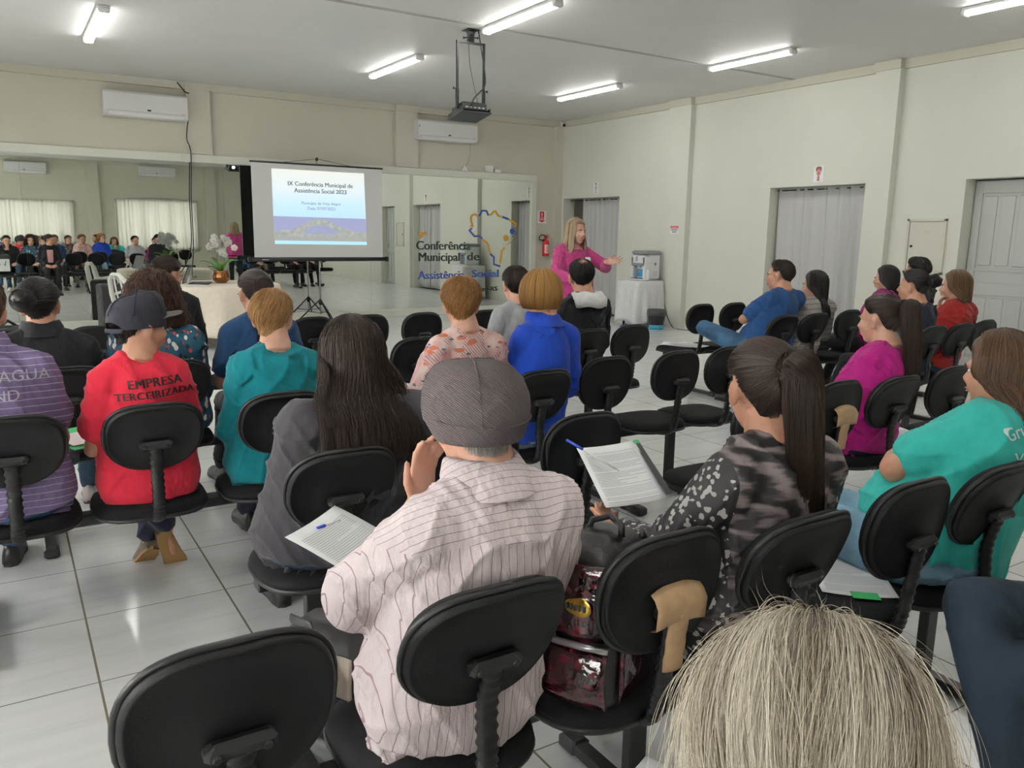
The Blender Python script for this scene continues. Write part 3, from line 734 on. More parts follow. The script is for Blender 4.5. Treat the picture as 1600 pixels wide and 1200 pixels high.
# ------------------------------------------------------------ tables
M['linen'] = cloth('white_table_linen', (.72, .72, .73, 1), .8, .04)
M['cream'] = cloth('cream_table_linen', (.70, .63, .52, 1), .8, .04)
M['wood'] = plain('table_board', (.30, .20, .12, 1), .5, noise=.2, nsc=8)
def tablecloth(name, mat, R, h, drop, label, square=0.0, seed=0, nf=9, amp=.045, corner=0.0):
    r = np.random.RandomState(seed); n = 160; an = np.arange(n) * 2 * PI / n
    def rad(a):
        if not square: return np.ones_like(a)
        c, s = np.abs(np.cos(a)), np.abs(np.sin(a)); return (c ** square + s ** square) ** (-1 / square)
    rr = rad(an); f = np.sin(an * nf + .8 * np.sin(an * 2 + seed) + seed) * .6 + .4 * np.sin(an * (nf + 5) + seed * 2)
    hem = 1 + corner * (rr - rr.min()) / max(rr.max() - rr.min(), 1e-6)
    rings = [np.stack([R[0] * rr * k * np.cos(an), R[1] * rr * k * np.sin(an), np.full(n, h)], 1) for k in (.02, .4, .8, .97)]
    rings.append(np.stack([R[0] * rr * np.cos(an), R[1] * rr * np.sin(an), np.full(n, h - .012)], 1))
    for w in np.linspace(.08, 1, 12):
        k = 1 + w * .10 + f * amp * (w ** .8) / np.mean(R)
        rings.append(np.stack([R[0] * rr * k * np.cos(an), R[1] * rr * k * np.sin(an), h - .012 - drop * w * np.minimum(hem, (h - .03) / drop)], 1))
    o = MB().loft(rings, cap=False).obj(name, mat, None, fix=True)
    sd = o.modifiers.new('s', 'SOLIDIFY'); sd.thickness = .0025; sd.offset = 1
    return tag(o, label, 'tablecloth')
def table(loc, R, h, label, square=False):
    root = empty('table', (loc[0], loc[1], 0), 0, label, 'table')
    t_ = MB()
    if square: t_.box((0, 0, h - .012), (R[0] * 2, R[1] * 2, .02), bev=.004)
    else: t_.tube([(0, 0, h - .024), (0, 0, h - .003)], R[0] * .98, 40)
    t_.obj('tabletop', M['wood'], root, smooth=False)
    for a, b in ((-1, -1), (1, -1), (1, 1), (-1, 1)): MB().tube([(a * R[0] * .62, b * R[1] * .62, h - .02), (a * R[0] * .68, b * R[1] * .68, 0)], .018, 8).obj('leg', M['blackm'], root)
table((2.38, 10.95), (.74, .74), .752, 'round table by the mirror, hidden under its cream cloth')
tablecloth('tablecloth', M['cream'], (.75, .75), .757, .60, 'cream tablecloth draped over the round table with the orchid', 0, 3, 8, .05).location = (2.38, 10.95, 0)
table((8.84, 10.14), (.255, .255), .735, 'small table by the far doorway, hidden under a white cloth', True)
tablecloth('tablecloth', M['linen'], (.285, .285), .741, .64, 'white tablecloth over the small table carrying the water purifier', 9, 5, 6, .035, .10).location = (8.84, 10.14, 0)

def purifier():
    root = empty('water_purifier', (8.90, 10.08, .745), 0, 'white and grey countertop water purifier on the white clothed table', 'water purifier')
    pw = plain('purifier_white', (.72, .74, .76, 1), .3); pg = plain('purifier_grey', (.24, .25, .26, 1), .35)
    b = MB(); b.box((.03, 0, .22), (.24, .32, .40), bev=.02); b.box((-.12, .14, .2), (.12, .05, .36), bev=.012); b.box((-.12, -.14, .2), (.12, .05, .36), bev=.012); b.box((-.11, 0, .33), (.14, .34, .14), bev=.02); b.box((-.12, 0, .02), (.16, .34, .03), bev=.008)
    b.obj('body', pw, root, smooth=False)
    MB().box((0, 0, .445), (.36, .37, .07), bev=.03).obj('top_cover', pg, root, smooth=False)
    MB().box((-.182, 0, .255), (.02, .30, .045), bev=.008).obj('tap_panel', pg, root, smooth=False)
    for s in (-.06, .06): MB().tube([(-.17, s, .25), (-.17, s, .215)], .012, 8).obj('spout', pg, root)
    MB().box((-.15, 0, .037), (.10, .28, .006)).obj('drip_tray', M['black'], root, smooth=False)
    MB().box((-.112, .02, .12), (.004, .13, .12)).obj('sticker', plain('sticker_blue', (.05, .33, .62, 1), .4), root, smooth=False)
    MB().ell((-.116, .03, .145), (.003, .025, .02)).obj('sticker', M['gold'], root)
    MB().box((-.183, .03, .35), (.003, .05, .08)).obj('sticker', M['inkl'], root, smooth=False)
    MB().tube([(.03, -.182, .27), (.03, -.187, .27)], .022, 14).obj('side_logo', pg, root)
    for k in range(3): MB().box((.04, -.182, .08 + .03 * k), (.09, .004, .01)).obj('vent', M['acg'], root, smooth=False)
purifier()
def spin(mb, prof, c=(0, 0, 0), n=16):
    an = np.arange(n) * 2 * PI / n
    return mb.loft([[(c[0] + r * math.cos(a), c[1] + r * math.sin(a), c[2] + z) for a in an] for r, z in prof])
M['cup'] = plain('cup_plastic', (.78, .78, .78, 1), .4)
def cup(x, y, z, label, s=1.0):
    o = spin(MB(), [(.022 * s, 0), (.024 * s, .003), (.034 * s, .082 * s), (.036 * s, .084 * s), (.033 * s, .082 * s), (.022 * s, .006)]).obj('paper_cup', M['cup'])
    o.location = (x, y, z); return tag(o, label, 'cup')
for k in range(6):
    o = spin(MB(), [(.025, 0), (.036, .07), (.033, .07), (.023, .004)]).obj('plastic_cup', M['cup']); o.location = (8.80, 9.93, .747 + .022 * k)
    tag(o, 'white plastic cup in the small stack beside the water purifier', 'cup', 'stacked cups by the water purifier')
cup(2.045, 11.2, .762, 'white cup on the round table, left of the laptop')

def orchid():
    x, y, z = 2.42, 11.05, .762
    root = empty('orchid', (x, y, z), 0, 'white moth orchid in a bronze ribbed pot on the round table', 'plant')
    n = 48; an = np.arange(n) * 2 * PI / n; bz = plain('bronze_pot', (.30, .13, .045, 1), .25, metal=.75)
    rr = 1 + .07 * np.abs(np.sin(an * 4.5)) * 1.4
    MB().loft([np.stack([r * rr * np.cos(an), r * rr * np.sin(an), np.full(n, h)], 1) for r, h in ((.06, 0), (.09, .03), (.098, .08), (.082, .14), (.088, .155), (.078, .155), (.07, .12))]).obj('pot', bz, root)
    lf = plain('orchid_leaf', (.10, .24, .05, 1), .4)
    for k, (a, L, up) in enumerate([(.2, .22, .22), (1.5, .20, .12), (2.7, .24, .20), (3.6, .18, .10), (4.6, .22, .16), (5.6, .17, .24), (2.1, .15, .26)]):
        P = []
        for t_ in np.linspace(0, 1, 10):
            c = V(math.cos(a) * (.02 + L * t_), math.sin(a) * (.02 + L * t_), .15 + up * t_ * (1.5 - .9 * t_)); w = .03 * math.sin(PI * min(.98, .12 + t_ * .88)) + .002
            s = V(-math.sin(a), math.cos(a), 0) * w
            P.append([c - s + V(0, 0, .012), c, c + s + V(0, 0, .012)])
        o = MB().grid(P).obj('leaf', lf, root, fix=False); sd = o.modifiers.new('s', 'SOLIDIFY'); sd.thickness = .003
    stm = plain('orchid_stem', (.12, .16, .05, 1), .5); pet = curtain_mat('orchid_petal', (.85, .85, .83, 1), .45, .6); lip = plain('orchid_lip', (.70, .48, .16, 1), .5)
    r = np.random.RandomState(4)
    for q, (a, b) in enumerate([((-.02, 0), -1), ((.03, .01), 1)]):
        pts = [V(a[0], a[1], .14), V(a[0] * 2, 0, .32), V(b * .02, 0, .42), V(b * .04, -.01, .53), V(b * .08, -.02, .56), V(b * .13, -.03, .48)]
        MB().tube(pts, .004, 6).obj('stem', stm, root)
        for k in range(15):
            u = 1.6 + 3.4 * k / 14; i = min(int(u), 4); c = pts[i] + (pts[i + 1] - pts[i]) * (u - i) + r.uniform(-.045, .045, 3)
            R = rotm(r.uniform(-.6, .6) + PI, r.uniform(-.4, .4), r.uniform(-.5, .5)); fl = MB()
            for j in range(5):
                t_ = j * 2 * PI / 5 + PI / 2; w = .027 if j in (1, 4) else .021
                dv = V(math.cos(t_), 0, math.sin(t_)); Rz = np.array([[math.sin(t_), 0, math.cos(t_)], [0, 1, 0], [-math.cos(t_), 0, math.sin(t_)]])
                fl.ell(c + R @ (dv * .022), (w, .004, .024), R @ Rz, 8, 6)
            o = fl.obj('flower', pet, root)
            MB().ell(c + R @ V(0, .008, -.006), (.008, .010, .010), R, 8, 6).obj('flower_lip', lip, o)
orchid()
def laptop():
    root = empty('laptop', (2.13, 10.90, .762), 1.25, 'open black laptop on the round table beside the orchid', 'laptop')
    MB().box((0, 0, .009), (.35, .24, .018), bev=.004).obj('keyboard_base', M['black'], root, smooth=False)
    lid = MB().box((0, .155, .115), (.35, .008, .23), R=rotm(0, -.35), bev=.003).obj('lid', M['black'], root, smooth=False)
    MB().box((0, .150, .115), (.32, .002, .20), R=rotm(0, -.35)).obj('display', plain('laptop_screen', (.1, .12, .14, 1), .2), lid, smooth=False)
laptop()
tag(MB().box((2.02, 10.62, .763), (.21, .297, .002), R=rotm(.4)).obj('paper_sheet', M['paper'], smooth=False), 'white paper sheet lying on the round table in front of the laptop', 'paper')

def plastic_chair():
    root = empty('plastic_chair', (1.46, 11.35, 0), -PI / 2 + .35, 'white plastic chair drawn up to the round table, with slotted back', 'chair')
    pw = plain('chair_plastic', (.76, .76, .70, 1), .4)
    MB().prism([(-.22, -.2), (.22, -.2), (.24, .22), (-.24, .22)], (0, 0, .43), (1, 0, 0), (0, 1, 0), (0, 0, 1), .03, bev=.012).obj('seat', pw, root, smooth=False)
    b = MB()
    arch = [(-.22, -.2, .43), (-.235, -.235, .62), (-.19, -.27, .80), (-.08, -.285, .875), (.08, -.285, .875), (.19, -.27, .80), (.235, -.235, .62), (.22, -.2, .43)]
    b.tube(arch, .02, 8, sx=1.0, sy=1.7)
    for s in (-.55, .55): b.tube([(s * .15, -.205, .44), (s * .16, -.245, .64), (s * .13, -.28, .86)], .012, 8, sx=1.6, sy=.6, up=(0, 1, 0))
    b.obj('backrest', pw, root)
    for s in (-1, 1):
        MB().tube([(s * .2, .19, .43), (s * .235, .22, 0)], [.025, .018], 8).obj('leg', pw, root)
        MB().tube([(s * .2, -.18, .43), (s * .235, -.25, 0)], [.025, .018], 8).obj('leg', pw, root)
        MB().tube([(s * .235, -.24, .60), (s * .26, -.05, .645), (s * .25, .16, .63), (s * .225, .21, .42)], .018, 8).obj('armrest', pw, root)
plastic_chair()
def loudspeaker():
    root = empty('loudspeaker', (1.27, 12.50, 0), .1, 'black loudspeaker box standing on the floor against the mirror, left of the plastic chair', 'loudspeaker')
    MB().box((0, 0, .34), (.36, .34, .68), bev=.025).obj('cabinet', plain('speaker_black', (.03, .03, .032, 1), .6, noise=.2, nsc=60), root, smooth=False)
    MB().box((0, -.172, .35), (.32, .012, .60), bev=.006).obj('grille', plain('grille_black', (.02, .02, .02, 1), .7, bump=.5, nsc=400), root, smooth=False)
    for k in range(4): MB().tube([(-.10 + .05 * k, .17, .2 + .12 * (k % 3)), (-.10 + .05 * k, .178, .2 + .12 * (k % 3))], .014, 8).obj('socket', M['steel'], root)
    for s in (-1, 1): MB().box((s * .181, 0, .50), (.006, .14, .06), bev=.003).obj('handle', M['black'], root, smooth=False)
loudspeaker()
cable('speaker_cable', [(.86, 12.86, .012), (.93, 12.80, .05), (.97, 12.70, .012), (.90, 12.62, .012), (.98, 12.55, .012), (.88, 12.50, .012)], .007, M['black'], 'tangled cable on the floor left of the loudspeaker')

def bin_():
    root = empty('waste_bin', (8.74, 9.60, 0), 0, 'grey mesh waste bin with blue base beside the white clothed table', 'bin')
    spin(MB(), [(.115, .07), (.145, .29), (.15, .30), (.141, .29), (.112, .075)], n=24).obj('basket', plain('bin_grey', (.03, .03, .03, 1), .6, bump=.4, nsc=120), root)
    spin(MB(), [(.108, 0), (.116, .005), (.118, .075), (.10, .075)], n=24).obj('bin_base', plain('bin_blue', (.04, .26, .38, 1), .5), root)
    b = spin(MB(), [(.147, .22), (.156, .285), (.15, .315), (.143, .30)], n=24).obj('bin_liner', plain('liner', (.06, .06, .065, 1), .3), root)
bin_()
for s in (-1, 1):
    root = empty('slipper', (8.50 + s * .05, 10.02 + s * .04, 0), .6, 'dark blue slipper on the floor before the white clothed table, %s the mirror' % ('further from' if s < 0 else 'nearer'), 'slipper', 'blue slippers')
    MB().ell((0, 0, .012), (.045, .125, .012)).obj('slipper_sole', plain('slipper_blue%d' % s, (.03, .06, .17, 1), .8), root)
    MB().ell((0, .04, .02), (.046, .05, .03)).obj('slipper_strap', plain('slipper_band%d' % s, (.02, .04, .12, 1), .8), root)
cable('floor_cable', [(9.13, 9.9, .5), (9.14, 9.8, .2), (9.1, 9.6, .012), (9.0, 9.3, .012), (9.12, 9.1, .012)], .006, M['black'], 'black cable running down the pilaster to the floor by the waste bin')
# ------------------------------------------------------------ beam seating
M['seatfab'] = cloth('black_upholstery', (.008, .008, .009, 1), .9, .2, 900, 4, .02)
M['shell'] = plain('black_shell', (.007, .007, .008, 1), .55, spec=.3, bump=.08, nsc=300)
M['rim'] = plain('black_edge_bead', (.016, .016, .017, 1), .42, spec=.4)
M['bellow'] = plain('black_bellows', (.010, .010, .011, 1), .45, spec=.4)
M['beam'] = plain('black_steel_tube', (.014, .014, .015, 1), .35)
M['tape'] = plain('brown_tape', (.42, .27, .145, 1), .55, noise=.12, nsc=40, bump=.1)
def back_outline(n=48, k=1.0):
    out = []
    for j in range(n):
        a = 2 * PI * j / n; c, s = math.cos(a), math.sin(a)
        x = math.copysign(abs(c) ** .62, c); z = math.copysign(abs(s) ** .72, s)
        w = .165 - .014 * max(z, 0) ** 2 - .034 * max(-z, 0) ** 2
        out.append((x * w * k, z * .134 * k))
    return np.array(out)
def back_curve(P, c, TILT):                                  # P columns: x, depth, height about the centre c
    x, y, z = P[:, 0], P[:, 1], P[:, 2]
    y = y + .9 * x * x - .25 * z * z * 0
    ct, s = math.cos(TILT), math.sin(TILT)
    return np.stack([c[0] + x, c[1] + y * ct - z * s, c[2] + y * s + z * ct], 1)
def back_mesh(c, TILT):
    rings = []; n = 48; mb = MB()
    for y, k in ((.026, .2), (.028, .7), (.022, .93), (.008, .985), (-.004, 1.0)):
        o = back_outline(n, k); rings.append(back_curve(np.stack([o[:, 0], np.full(n, y), o[:, 1]], 1), c, TILT))
    fr = MB().loft(rings)
    rings = []
    for y, k in ((-.003, .99), (-.016, .985), (-.022, .95), (-.023, .93), (-.020, .915), (-.020, .5), (-.020, .05)):
        o = back_outline(n, k); rings.append(back_curve(np.stack([o[:, 0], np.full(n, y), o[:, 1]], 1), c, TILT))
    bk = MB().loft(rings)
    o = back_outline(n, 1.0); P = back_curve(np.stack([o[:, 0], np.full(n, -.004), o[:, 1]], 1), c, TILT); P = list(P) + [P[0], P[1]]
    rm = MB().tube(P, .0065, 8)
    return fr, bk, rm
def bench(xs, yb, legs, label, group=None, taped=(), occ=()):
    yc = yb + .24; x0 = sum(xs) / len(xs)
    root = empty('linked_seats', (x0, yc, 0), 0, label, 'row of seats', group)
    L = [x - x0 for x in xs]
    MB().box(((L[0] + L[-1]) / 2, 0, .385), (L[-1] - L[0] + .40, .06, .045), bev=.006).obj('support_bar', M['beam'], root, smooth=False)
    for lx in legs:
        l = MB().box((lx - x0, .01, .20), (.055, .035, .34), bev=.005); l.box((lx - x0, .0, .024), (.05, .50, .032), bev=.005)
        o = l.obj('leg', M['beam'], root, smooth=False)
        for e in (-1, 1): MB().box((lx - x0, e * .265, .024), (.062, .075, .046), bev=.010).obj('foot_cap', M['black'], o, smooth=False)
    for i, x in enumerate(L):
        n = 44; o = []
        for j in range(n):
            a = 2 * PI * j / n; c, s = math.cos(a), math.sin(a)
            o.append((math.copysign(abs(c) ** .62, c) * (.205 - .012 * max(-s, 0)), math.copysign(abs(s) ** .66, s) * .20))
        o = np.array(o); rings = []
        for z, k in ((.452, .1), (.456, .6), (.455, .85), (.447, .955), (.432, .99), (.418, 1.0)):
            q = o * k; zz = z - .10 * np.maximum(q[:, 1] - .10, 0) * 1.2
            rings.append(np.stack([x + q[:, 0], .0 + q[:, 1], zz], 1))
        MB().loft(rings[::-1]).obj('seat', M['seatfab'], root)
        rings = []
        for z, k in ((.419, 1.0), (.412, 1.012), (.404, 1.0), (.402, .9), (.405, .1)):
            q = o * k; zz = z - .10 * np.maximum(q[:, 1] - .10, 0) * 1.2
            rings.append(np.stack([x + q[:, 0], q[:, 1], zz], 1))
        MB().loft(rings).obj('seat_shell', M['rim'], root)
        TILT = .36 if i in occ else .13; dy = .010 if i in occ else 0.0
        c = V(x, -.24, .73); fr, bk, rm = back_mesh(c, TILT)
        b = bk.obj('backrest', M['shell'], root); fr.obj('back_cushion', M['seatfab'], b); rm.obj('edge_bead', M['rim'], b)
        br = MB().box((x, -.272 + dy, .702), (.108, .030, .036), R=rotm(0, -TILT), bev=.012)
        for s in (-1, 1): br.tube([(x + s * .037, -.283 + dy, .699), (x + s * .037, -.2905 + dy, .697)], [.0085, .006], 8)
        br.obj('bracket', M['rim'], b, smooth=False)
        # ribbed bellows over the support bar
        ctl = [V(x, -.270 + dy, .70), V(x, -.256 + dy * 2, .60), V(x, -.240, .49), V(x, -.215, .425), V(x, -.14, .395), V(x, -.04, .392)]
        P = []
        for k in range(len(ctl) - 1):
            a, p, q, d = ctl[max(k - 1, 0)], ctl[k], ctl[k + 1], ctl[min(k + 2, len(ctl) - 1)]
            for m in range(14):
                t_ = m / 14; P.append(.5 * (2 * p + (q - a) * t_ + (2 * a - 5 * p + 4 * q - d) * t_ ** 2 + (3 * p - a - 3 * q + d) * t_ ** 3))
        rad = [.0205 + (.0025 if k % 3 == 1 else -.0015) for k in range(len(P))]
        MB().tube(P, rad, 12, sx=1.08, sy=.72, up=(0, 1, 0)).obj('bellows', M['bellow'], root)
        if i in taped:
            W = MB()
            g = []
            for u in np.linspace(-.068, .068, 9):
                row = []
                for (yy, zz) in ((-.266, .748), (-.279, .740), (-.291, .723), (-.2905, .70), (-.287, .682 - .02 * abs(u) * 12 * .4), (-.270, .668)): row.append((x + u, yy - .002 + .0012 * math.sin(u * 90 + zz * 200), zz + .014 * (1 - (u / .068) ** 2) * (1 if zz > .7 else .2)))
                g.append(row)
            W.grid(g)
            g = []
            for zz in np.linspace(.70, .565, 10):
                yb2 = -.293 + (.70 - zz) * .13
                g.append([(x + u + (.70 - zz) * .03, yb2 + .0015 * math.sin(zz * 130) + (.02 * max(0, abs(u) / .024 - .75)), zz) for u in (-.029, -.022, 0, .022, .029)])
            W.grid(g)
            o = W.obj('brown_tape', M['tape'], root, fix=True); sd = o.modifiers.new('s', 'SOLIDIFY'); sd.thickness = .001
            o['label'] = 'torn brown packing tape on the bracket'
    return root
G = 'black beam chairs for the audience'
bench([.242, .69, 1.12], 1.16, (.30, 1.28), 'black three-seat row nearest the camera, under the old man in flat cap', G, (2,), occ=(1,))
bench([1.49, 1.93, 2.33], 1.12, (1.90, 2.52), 'black three-seat row under the women in dark patterned blouse and turquoise shirt', G, occ=(0, 2))
bench([.78, 1.22, 1.65], 2.14, (.76, 1.86), 'black seat row under the long dark haired woman in grey jacket', G, occ=(0,))
bench([2.55, 3.01, 3.42], 2.13, (2.75, 3.30), 'black seat row with taped bracket under the ponytailed woman in magenta', G, (1,), occ=(2,))
bench([3.88, 4.32], 2.13, (4.1,), 'black seat pair to the right of the woman in magenta', G)
bench([-.03, .41, .87], 3.03, (-.16, 1.06), 'black seat row under the people in purple polo, red lettered shirt and teal top', G, occ=(0, 1, 2))
bench([1.20, 1.62, 2.05], 3.00, (1.36, 1.9), 'black seat row under the women in pink floral blouse and royal blue polo', G, occ=(1, 2))
bench([2.53, 3.01, 3.40], 3.12, (2.76, 3.22), 'empty black three-seat row behind the hooded man, right of the blue polo', G)
bench([.20, .64, 1.10], 4.0, (.08, 1.0), 'black seat row under the women with bun, brown curls and navy top', G, occ=(0, 1, 2))
bench([1.57, 2.00, 2.42], 4.2, (1.7, 2.2), 'empty black seat row between the navy ponytailed woman and the grey shirted man', G)
bench([2.83, 3.24, 3.61], 4.2, (3.0, 3.45), 'black seat row under the man in grey shirt and the man in black hooded jacket', G, occ=(0, 1))
bench([.0, .45, .90], 5.5, (.2, .7), 'black seat row nearest the round table under the dark jacketed woman', G, occ=(2,))
bench([1.36, 1.81, 2.22], 5.5, (1.6, 2.0), 'empty front black seat row beside the dark jacketed woman', G)
bench([2.66, 3.22], 5.5, (2.85,), 'empty front black seat pair facing the mirror before the grey shirted man', G)
bench([5.70, 6.07, 6.42], 3.32, (5.9, 6.3), 'black seat row at right under the women in navy top and red sweater', G, occ=(0, 1))
bench([5.30, 5.68, 6.15], 4.32, (5.5, 6.0), 'black seat row at right under the man in blue t-shirt and woman in striped blouse', G, occ=(0, 1))
bench([6.58, 7.02, 7.46], 4.32, (6.8, 7.3), 'black seat row at right mostly hidden, under the dark haired woman in plum', G, occ=(0, 1))
bench([5.32, 5.74], 5.25, (5.5,), 'empty black seat pair at far right front, paper lying on its left seat', G)
bench([.09, .53, .97], .08, (.3, .8), 'black seat row nearest of all, below the grey blonde head', G, occ=(1,))
bench([2.33, 2.78], .44, (2.55,), 'black seat pair under the person in dark jeans at the lower right', G, occ=(0,))
bench([6.16, 6.60], 5.25, (6.4,), 'empty black seat pair beyond the man in blue t-shirt, reflected under the screen', G)
# ------------------------------------------------------------ people
def skin_mat(name, c):
    t = NT(name); t.set(Roughness=.5); o = t.obj()
    k = [c[0] * .86, c[1] * .78, c[2] * .74, 1]
    t.col(t.ramp(t.noise(o, 26, 4), [(.3, k), (.65, c)])); t.bump(t.noise(o, 260, 2), .06, .004)
    t.b.inputs['Subsurface Weight'].default_value = .12; t.b.inputs['Subsurface Radius'].default_value = (.012, .005, .003); t.b.inputs['Subsurface Scale'].default_value = .6
    return t.m
SK = {'fair': skin_mat('skin_fair', (.58, .34, .25, 1)), 'warm': skin_mat('skin_warm', (.50, .27, .18, 1)), 'tan': skin_mat('skin_tan', (.40, .205, .13, 1))}
def hair_mat(name, c1, c2, rough=.42, spec=.4):
    t = NT(name); t.set(Roughness=rough); t.b.inputs['Specular IOR Level'].default_value = spec
    a = t.n('ShaderNodeAttribute', attribute_name='strand').outputs['Fac']
    t.col(t.ramp(a, [(0, c1), (1, c2)])); return t.m
def hm(n, a, b, **k): return hair_mat('hair_' + n, tuple(a) + (1,), tuple(b) + (1,), **k)
HM = {'black': hm('black', (.006, .005, .005), (.022, .017, .016)), 'darkbrown': hm('darkbrown', (.012, .007, .005), (.045, .026, .018)),
      'brown': hm('brown', (.03, .016, .009), (.13, .07, .035)), 'auburn': hm('auburn', (.15, .065, .018), (.42, .22, .075)),
      'copper': hm('copper', (.22, .10, .035), (.56, .34, .14)), 'honey': hm('honey', (.20, .09, .022), (.52, .30, .095)),
      'ash': hm('ash', (.20, .155, .10), (.92, .85, .70), rough=.42), 'greyblond': hm('greyblond', (.13, .085, .05), (.50, .38, .24)),
      'grey': hm('grey', (.25, .24, .22), (.55, .53, .50)), 'curl': hm('curl', (.02, .010, .007), (.10, .045, .022)), 'ltbrown': hm('ltbrown', (.06, .033, .016), (.20, .115, .055))}
M['eyewhite'] = plain('eye_white', (.7, .68, .64, 1), .2); M['iris'] = plain('iris_dark', (.02, .012, .008, 1), .15)
M['lips'] = plain('lips', (.42, .13, .11, 1), .45)
DENIM = {}
def denim(n, c):
    t = NT('denim_' + n); t.set(Roughness=.85); o = t.obj()
    k = [q * .6 for q in c] + [1]; k2 = [min(1, q * 1.35) for q in c] + [1]
    t.col(t.ramp(t.math('ADD', t.math('MULTIPLY', t.noise(o, 8, 4), .8), t.math('MULTIPLY', t.noise(o, 500, 1), .2)), [(.3, k), (.7, k2)]))
    t.bump(t.noise(t.map(o, (1, 1, .5)), 26, 3), .35, .02); return t.m
DENIM['dark'] = denim('dark', (.012, .035, .062)); DENIM['mid'] = denim('mid', (.035, .10, .19)); DENIM['light'] = denim('light', (.17, .31, .42)); DENIM['pale'] = denim('pale', (.32, .42, .50))
M['trouser'] = cloth('black_trousers', (.014, .014, .016, 1)); M['navytr'] = cloth('navy_trousers', (.018, .02, .038, 1)); M['khaki'] = cloth('khaki_trousers', (.24, .19, .13, 1))
M['shoeblack'] = plain('shoe_black', (.015, .015, .016, 1), .4); M['shoebrown'] = plain('shoe_brown', (.11, .085, .06, 1), .7, noise=.2); M['sole'] = plain('shoe_sole', (.30, .17, .06, 1), .7)
M['shoewhite'] = plain('shoe_white', (.6, .5, .5, 1), .6)

PROF = [(0, .150, .105, .095), (.10, .178, .135, .108), (.25, .168, .130, .102), (.45, .155, .118, .100), (.62, .160, .118, .112), (.78, .172, .105, .110), (.88, .155, .080, .095), (.95, .105, .062, .075), (1.0, .058, .055, .056)]
class Body: pass
def torso_rings(b, off, t0=0.0, t1=1.0, n=24, m=18):
    rings = []
    T = np.linspace(t0, t1, m); pf = np.array(PROF)
    for t_ in T:
        w = np.interp(t_, pf[:, 0], pf[:, 1]); f = np.interp(t_, pf[:, 0], pf[:, 2]); bk = np.interp(t_, pf[:, 0], pf[:, 3])
        gk = b.g + (b.sw / .165 - b.g) * sstep(.5, .82, t_); gk = gk + (1 - gk) * sstep(.9, 1, t_)
        gd = b.g + (1 - b.g) * .7 * sstep(.5, .85, t_)
        f = f + b.belly * math.exp(-((t_ - .25) / .2) ** 2) + b.bust * math.exp(-((t_ - .62) / .12) ** 2)
        w, f, bk = w * gk + off, f * gd + off, bk * gd + off
        c = b.spine(t_); d = nrm(b.spine(min(t_ + .02, 1)) - b.spine(max(t_ - .02, 0)))
        x = nrm(np.cross(V(0, 1, 0) if abs(d[1]) < .9 else V(0, 0, 1), d)) if False else V(1, 0, 0); x = nrm(x - d * (x @ d)); y = np.cross(d, x)
        an = np.arange(n) * 2 * PI / n; cx = np.sign(np.cos(an)) * np.abs(np.cos(an)) ** .85; cy = np.sign(np.sin(an)) * np.abs(np.sin(an)) ** .85
        yy = np.where(cy > 0, cy * f, cy * bk)
        rings.append(c + (cx * w)[:, None] * x + yy[:, None] * y)
    return rings
def hand(mb, w, d, nrmv, side, curl=.5, s=1.0, spread=.12):
    """palm + five fingers: w wrist, d pointing direction, nrmv direction the palm faces"""
    d = nrm(d); n = nrm(np.asarray(nrmv, float) - d * (np.asarray(nrmv) @ d)); x = np.cross(d, n) * side      # x towards the thumb side
    Rm = np.stack([x, d, n], 1)
    mb.ell(w + d * .046 * s, (.040 * s, .055 * s, .015 * s), Rm, 14, 8)
    mb.ell(w + d * .012 * s, (.028 * s, .03 * s, .019 * s), Rm, 12, 8)
    for k, (ox, L, sp) in enumerate([(.029, .068, 1), (.010, .078, .35), (-.009, .072, -.35), (-.027, .056, -1)]):
        p = w + d * (.082 - .004 * abs(k - 1)) * s + x * ox * s; dv = nrm(d + x * sp * spread); P = [p - d * .02 * s]; a = curl * .35
        P.append(p)
        for seg in (.42, .32, .26):
            q = dv * math.cos(a) + n * math.sin(a); P.append(P[-1] + q * L * seg * s); a += curl * .75
        r = .0088 * s; mb.tube(P + [P[-1] + q * .003], [r, r * 1.02, r * .98, r * .92, r * .8, r * .35], 8)
    p = w + d * .022 * s + x * .026 * s; q1 = nrm(x * .75 + d * .62 + n * .30); q2 = nrm(x * .35 + d * .9 + n * .35 * curl)
    mb.tube([p - q1 * .012, p, p + q1 * .034 * s, p + q1 * .034 * s + q2 * .028 * s, p + q1 * .034 * s + q2 * .05 * s, p + q1 * .034 * s + q2 * .054 * s], [.012 * s, .0135 * s, .0108 * s, .0098 * s, .0075 * s, .003], 8)
def head_parts(mb, H, s=1.0):
    """H maps head-local points to body space"""
    R = H.R * 1.0
    E = lambda c, r, rx=None: mb.ell(H(c), np.asarray(r) * s, R if rx is None else R @ rx, 18, 12)
    E((0, -.014, .033), (.073, .094, .082)); E((0, .028, -.030), (.0595, .060, .083)); E((0, .05, -.088), (.032, .03, .026)); E((0, .012, -.07), (.052, .055, .04))
    for q in (-1, 1):
        E((q * .034, .052, -.032), (.027, .03, .028)); E((q * .012, .094, -.036), (.0095, .011, .009)); E((q * .021, .072, .018), (.026, .017, .012))
        rx = rotm(-q * .35, 0, q * .1)
        E((q * .0765, -.010, -.010), (.008, .019, .031), rx); E((q * .074, -.004, -.030), (.009, .011, .014), rx); E((q * .081, -.018, .004), (.006, .015, .022), rx)
    mb.tube([H((0, .083, .016)), H((0, .094, -.008)), H((0, .106, -.030)), H((0, .103, -.039))], [.0085 * s, .009 * s, .0125 * s, .006 * s], 10)
    E((0, .088, -.059), (.022, .011, .0055)); E((0, .086, -.070), (.018, .011, .007))
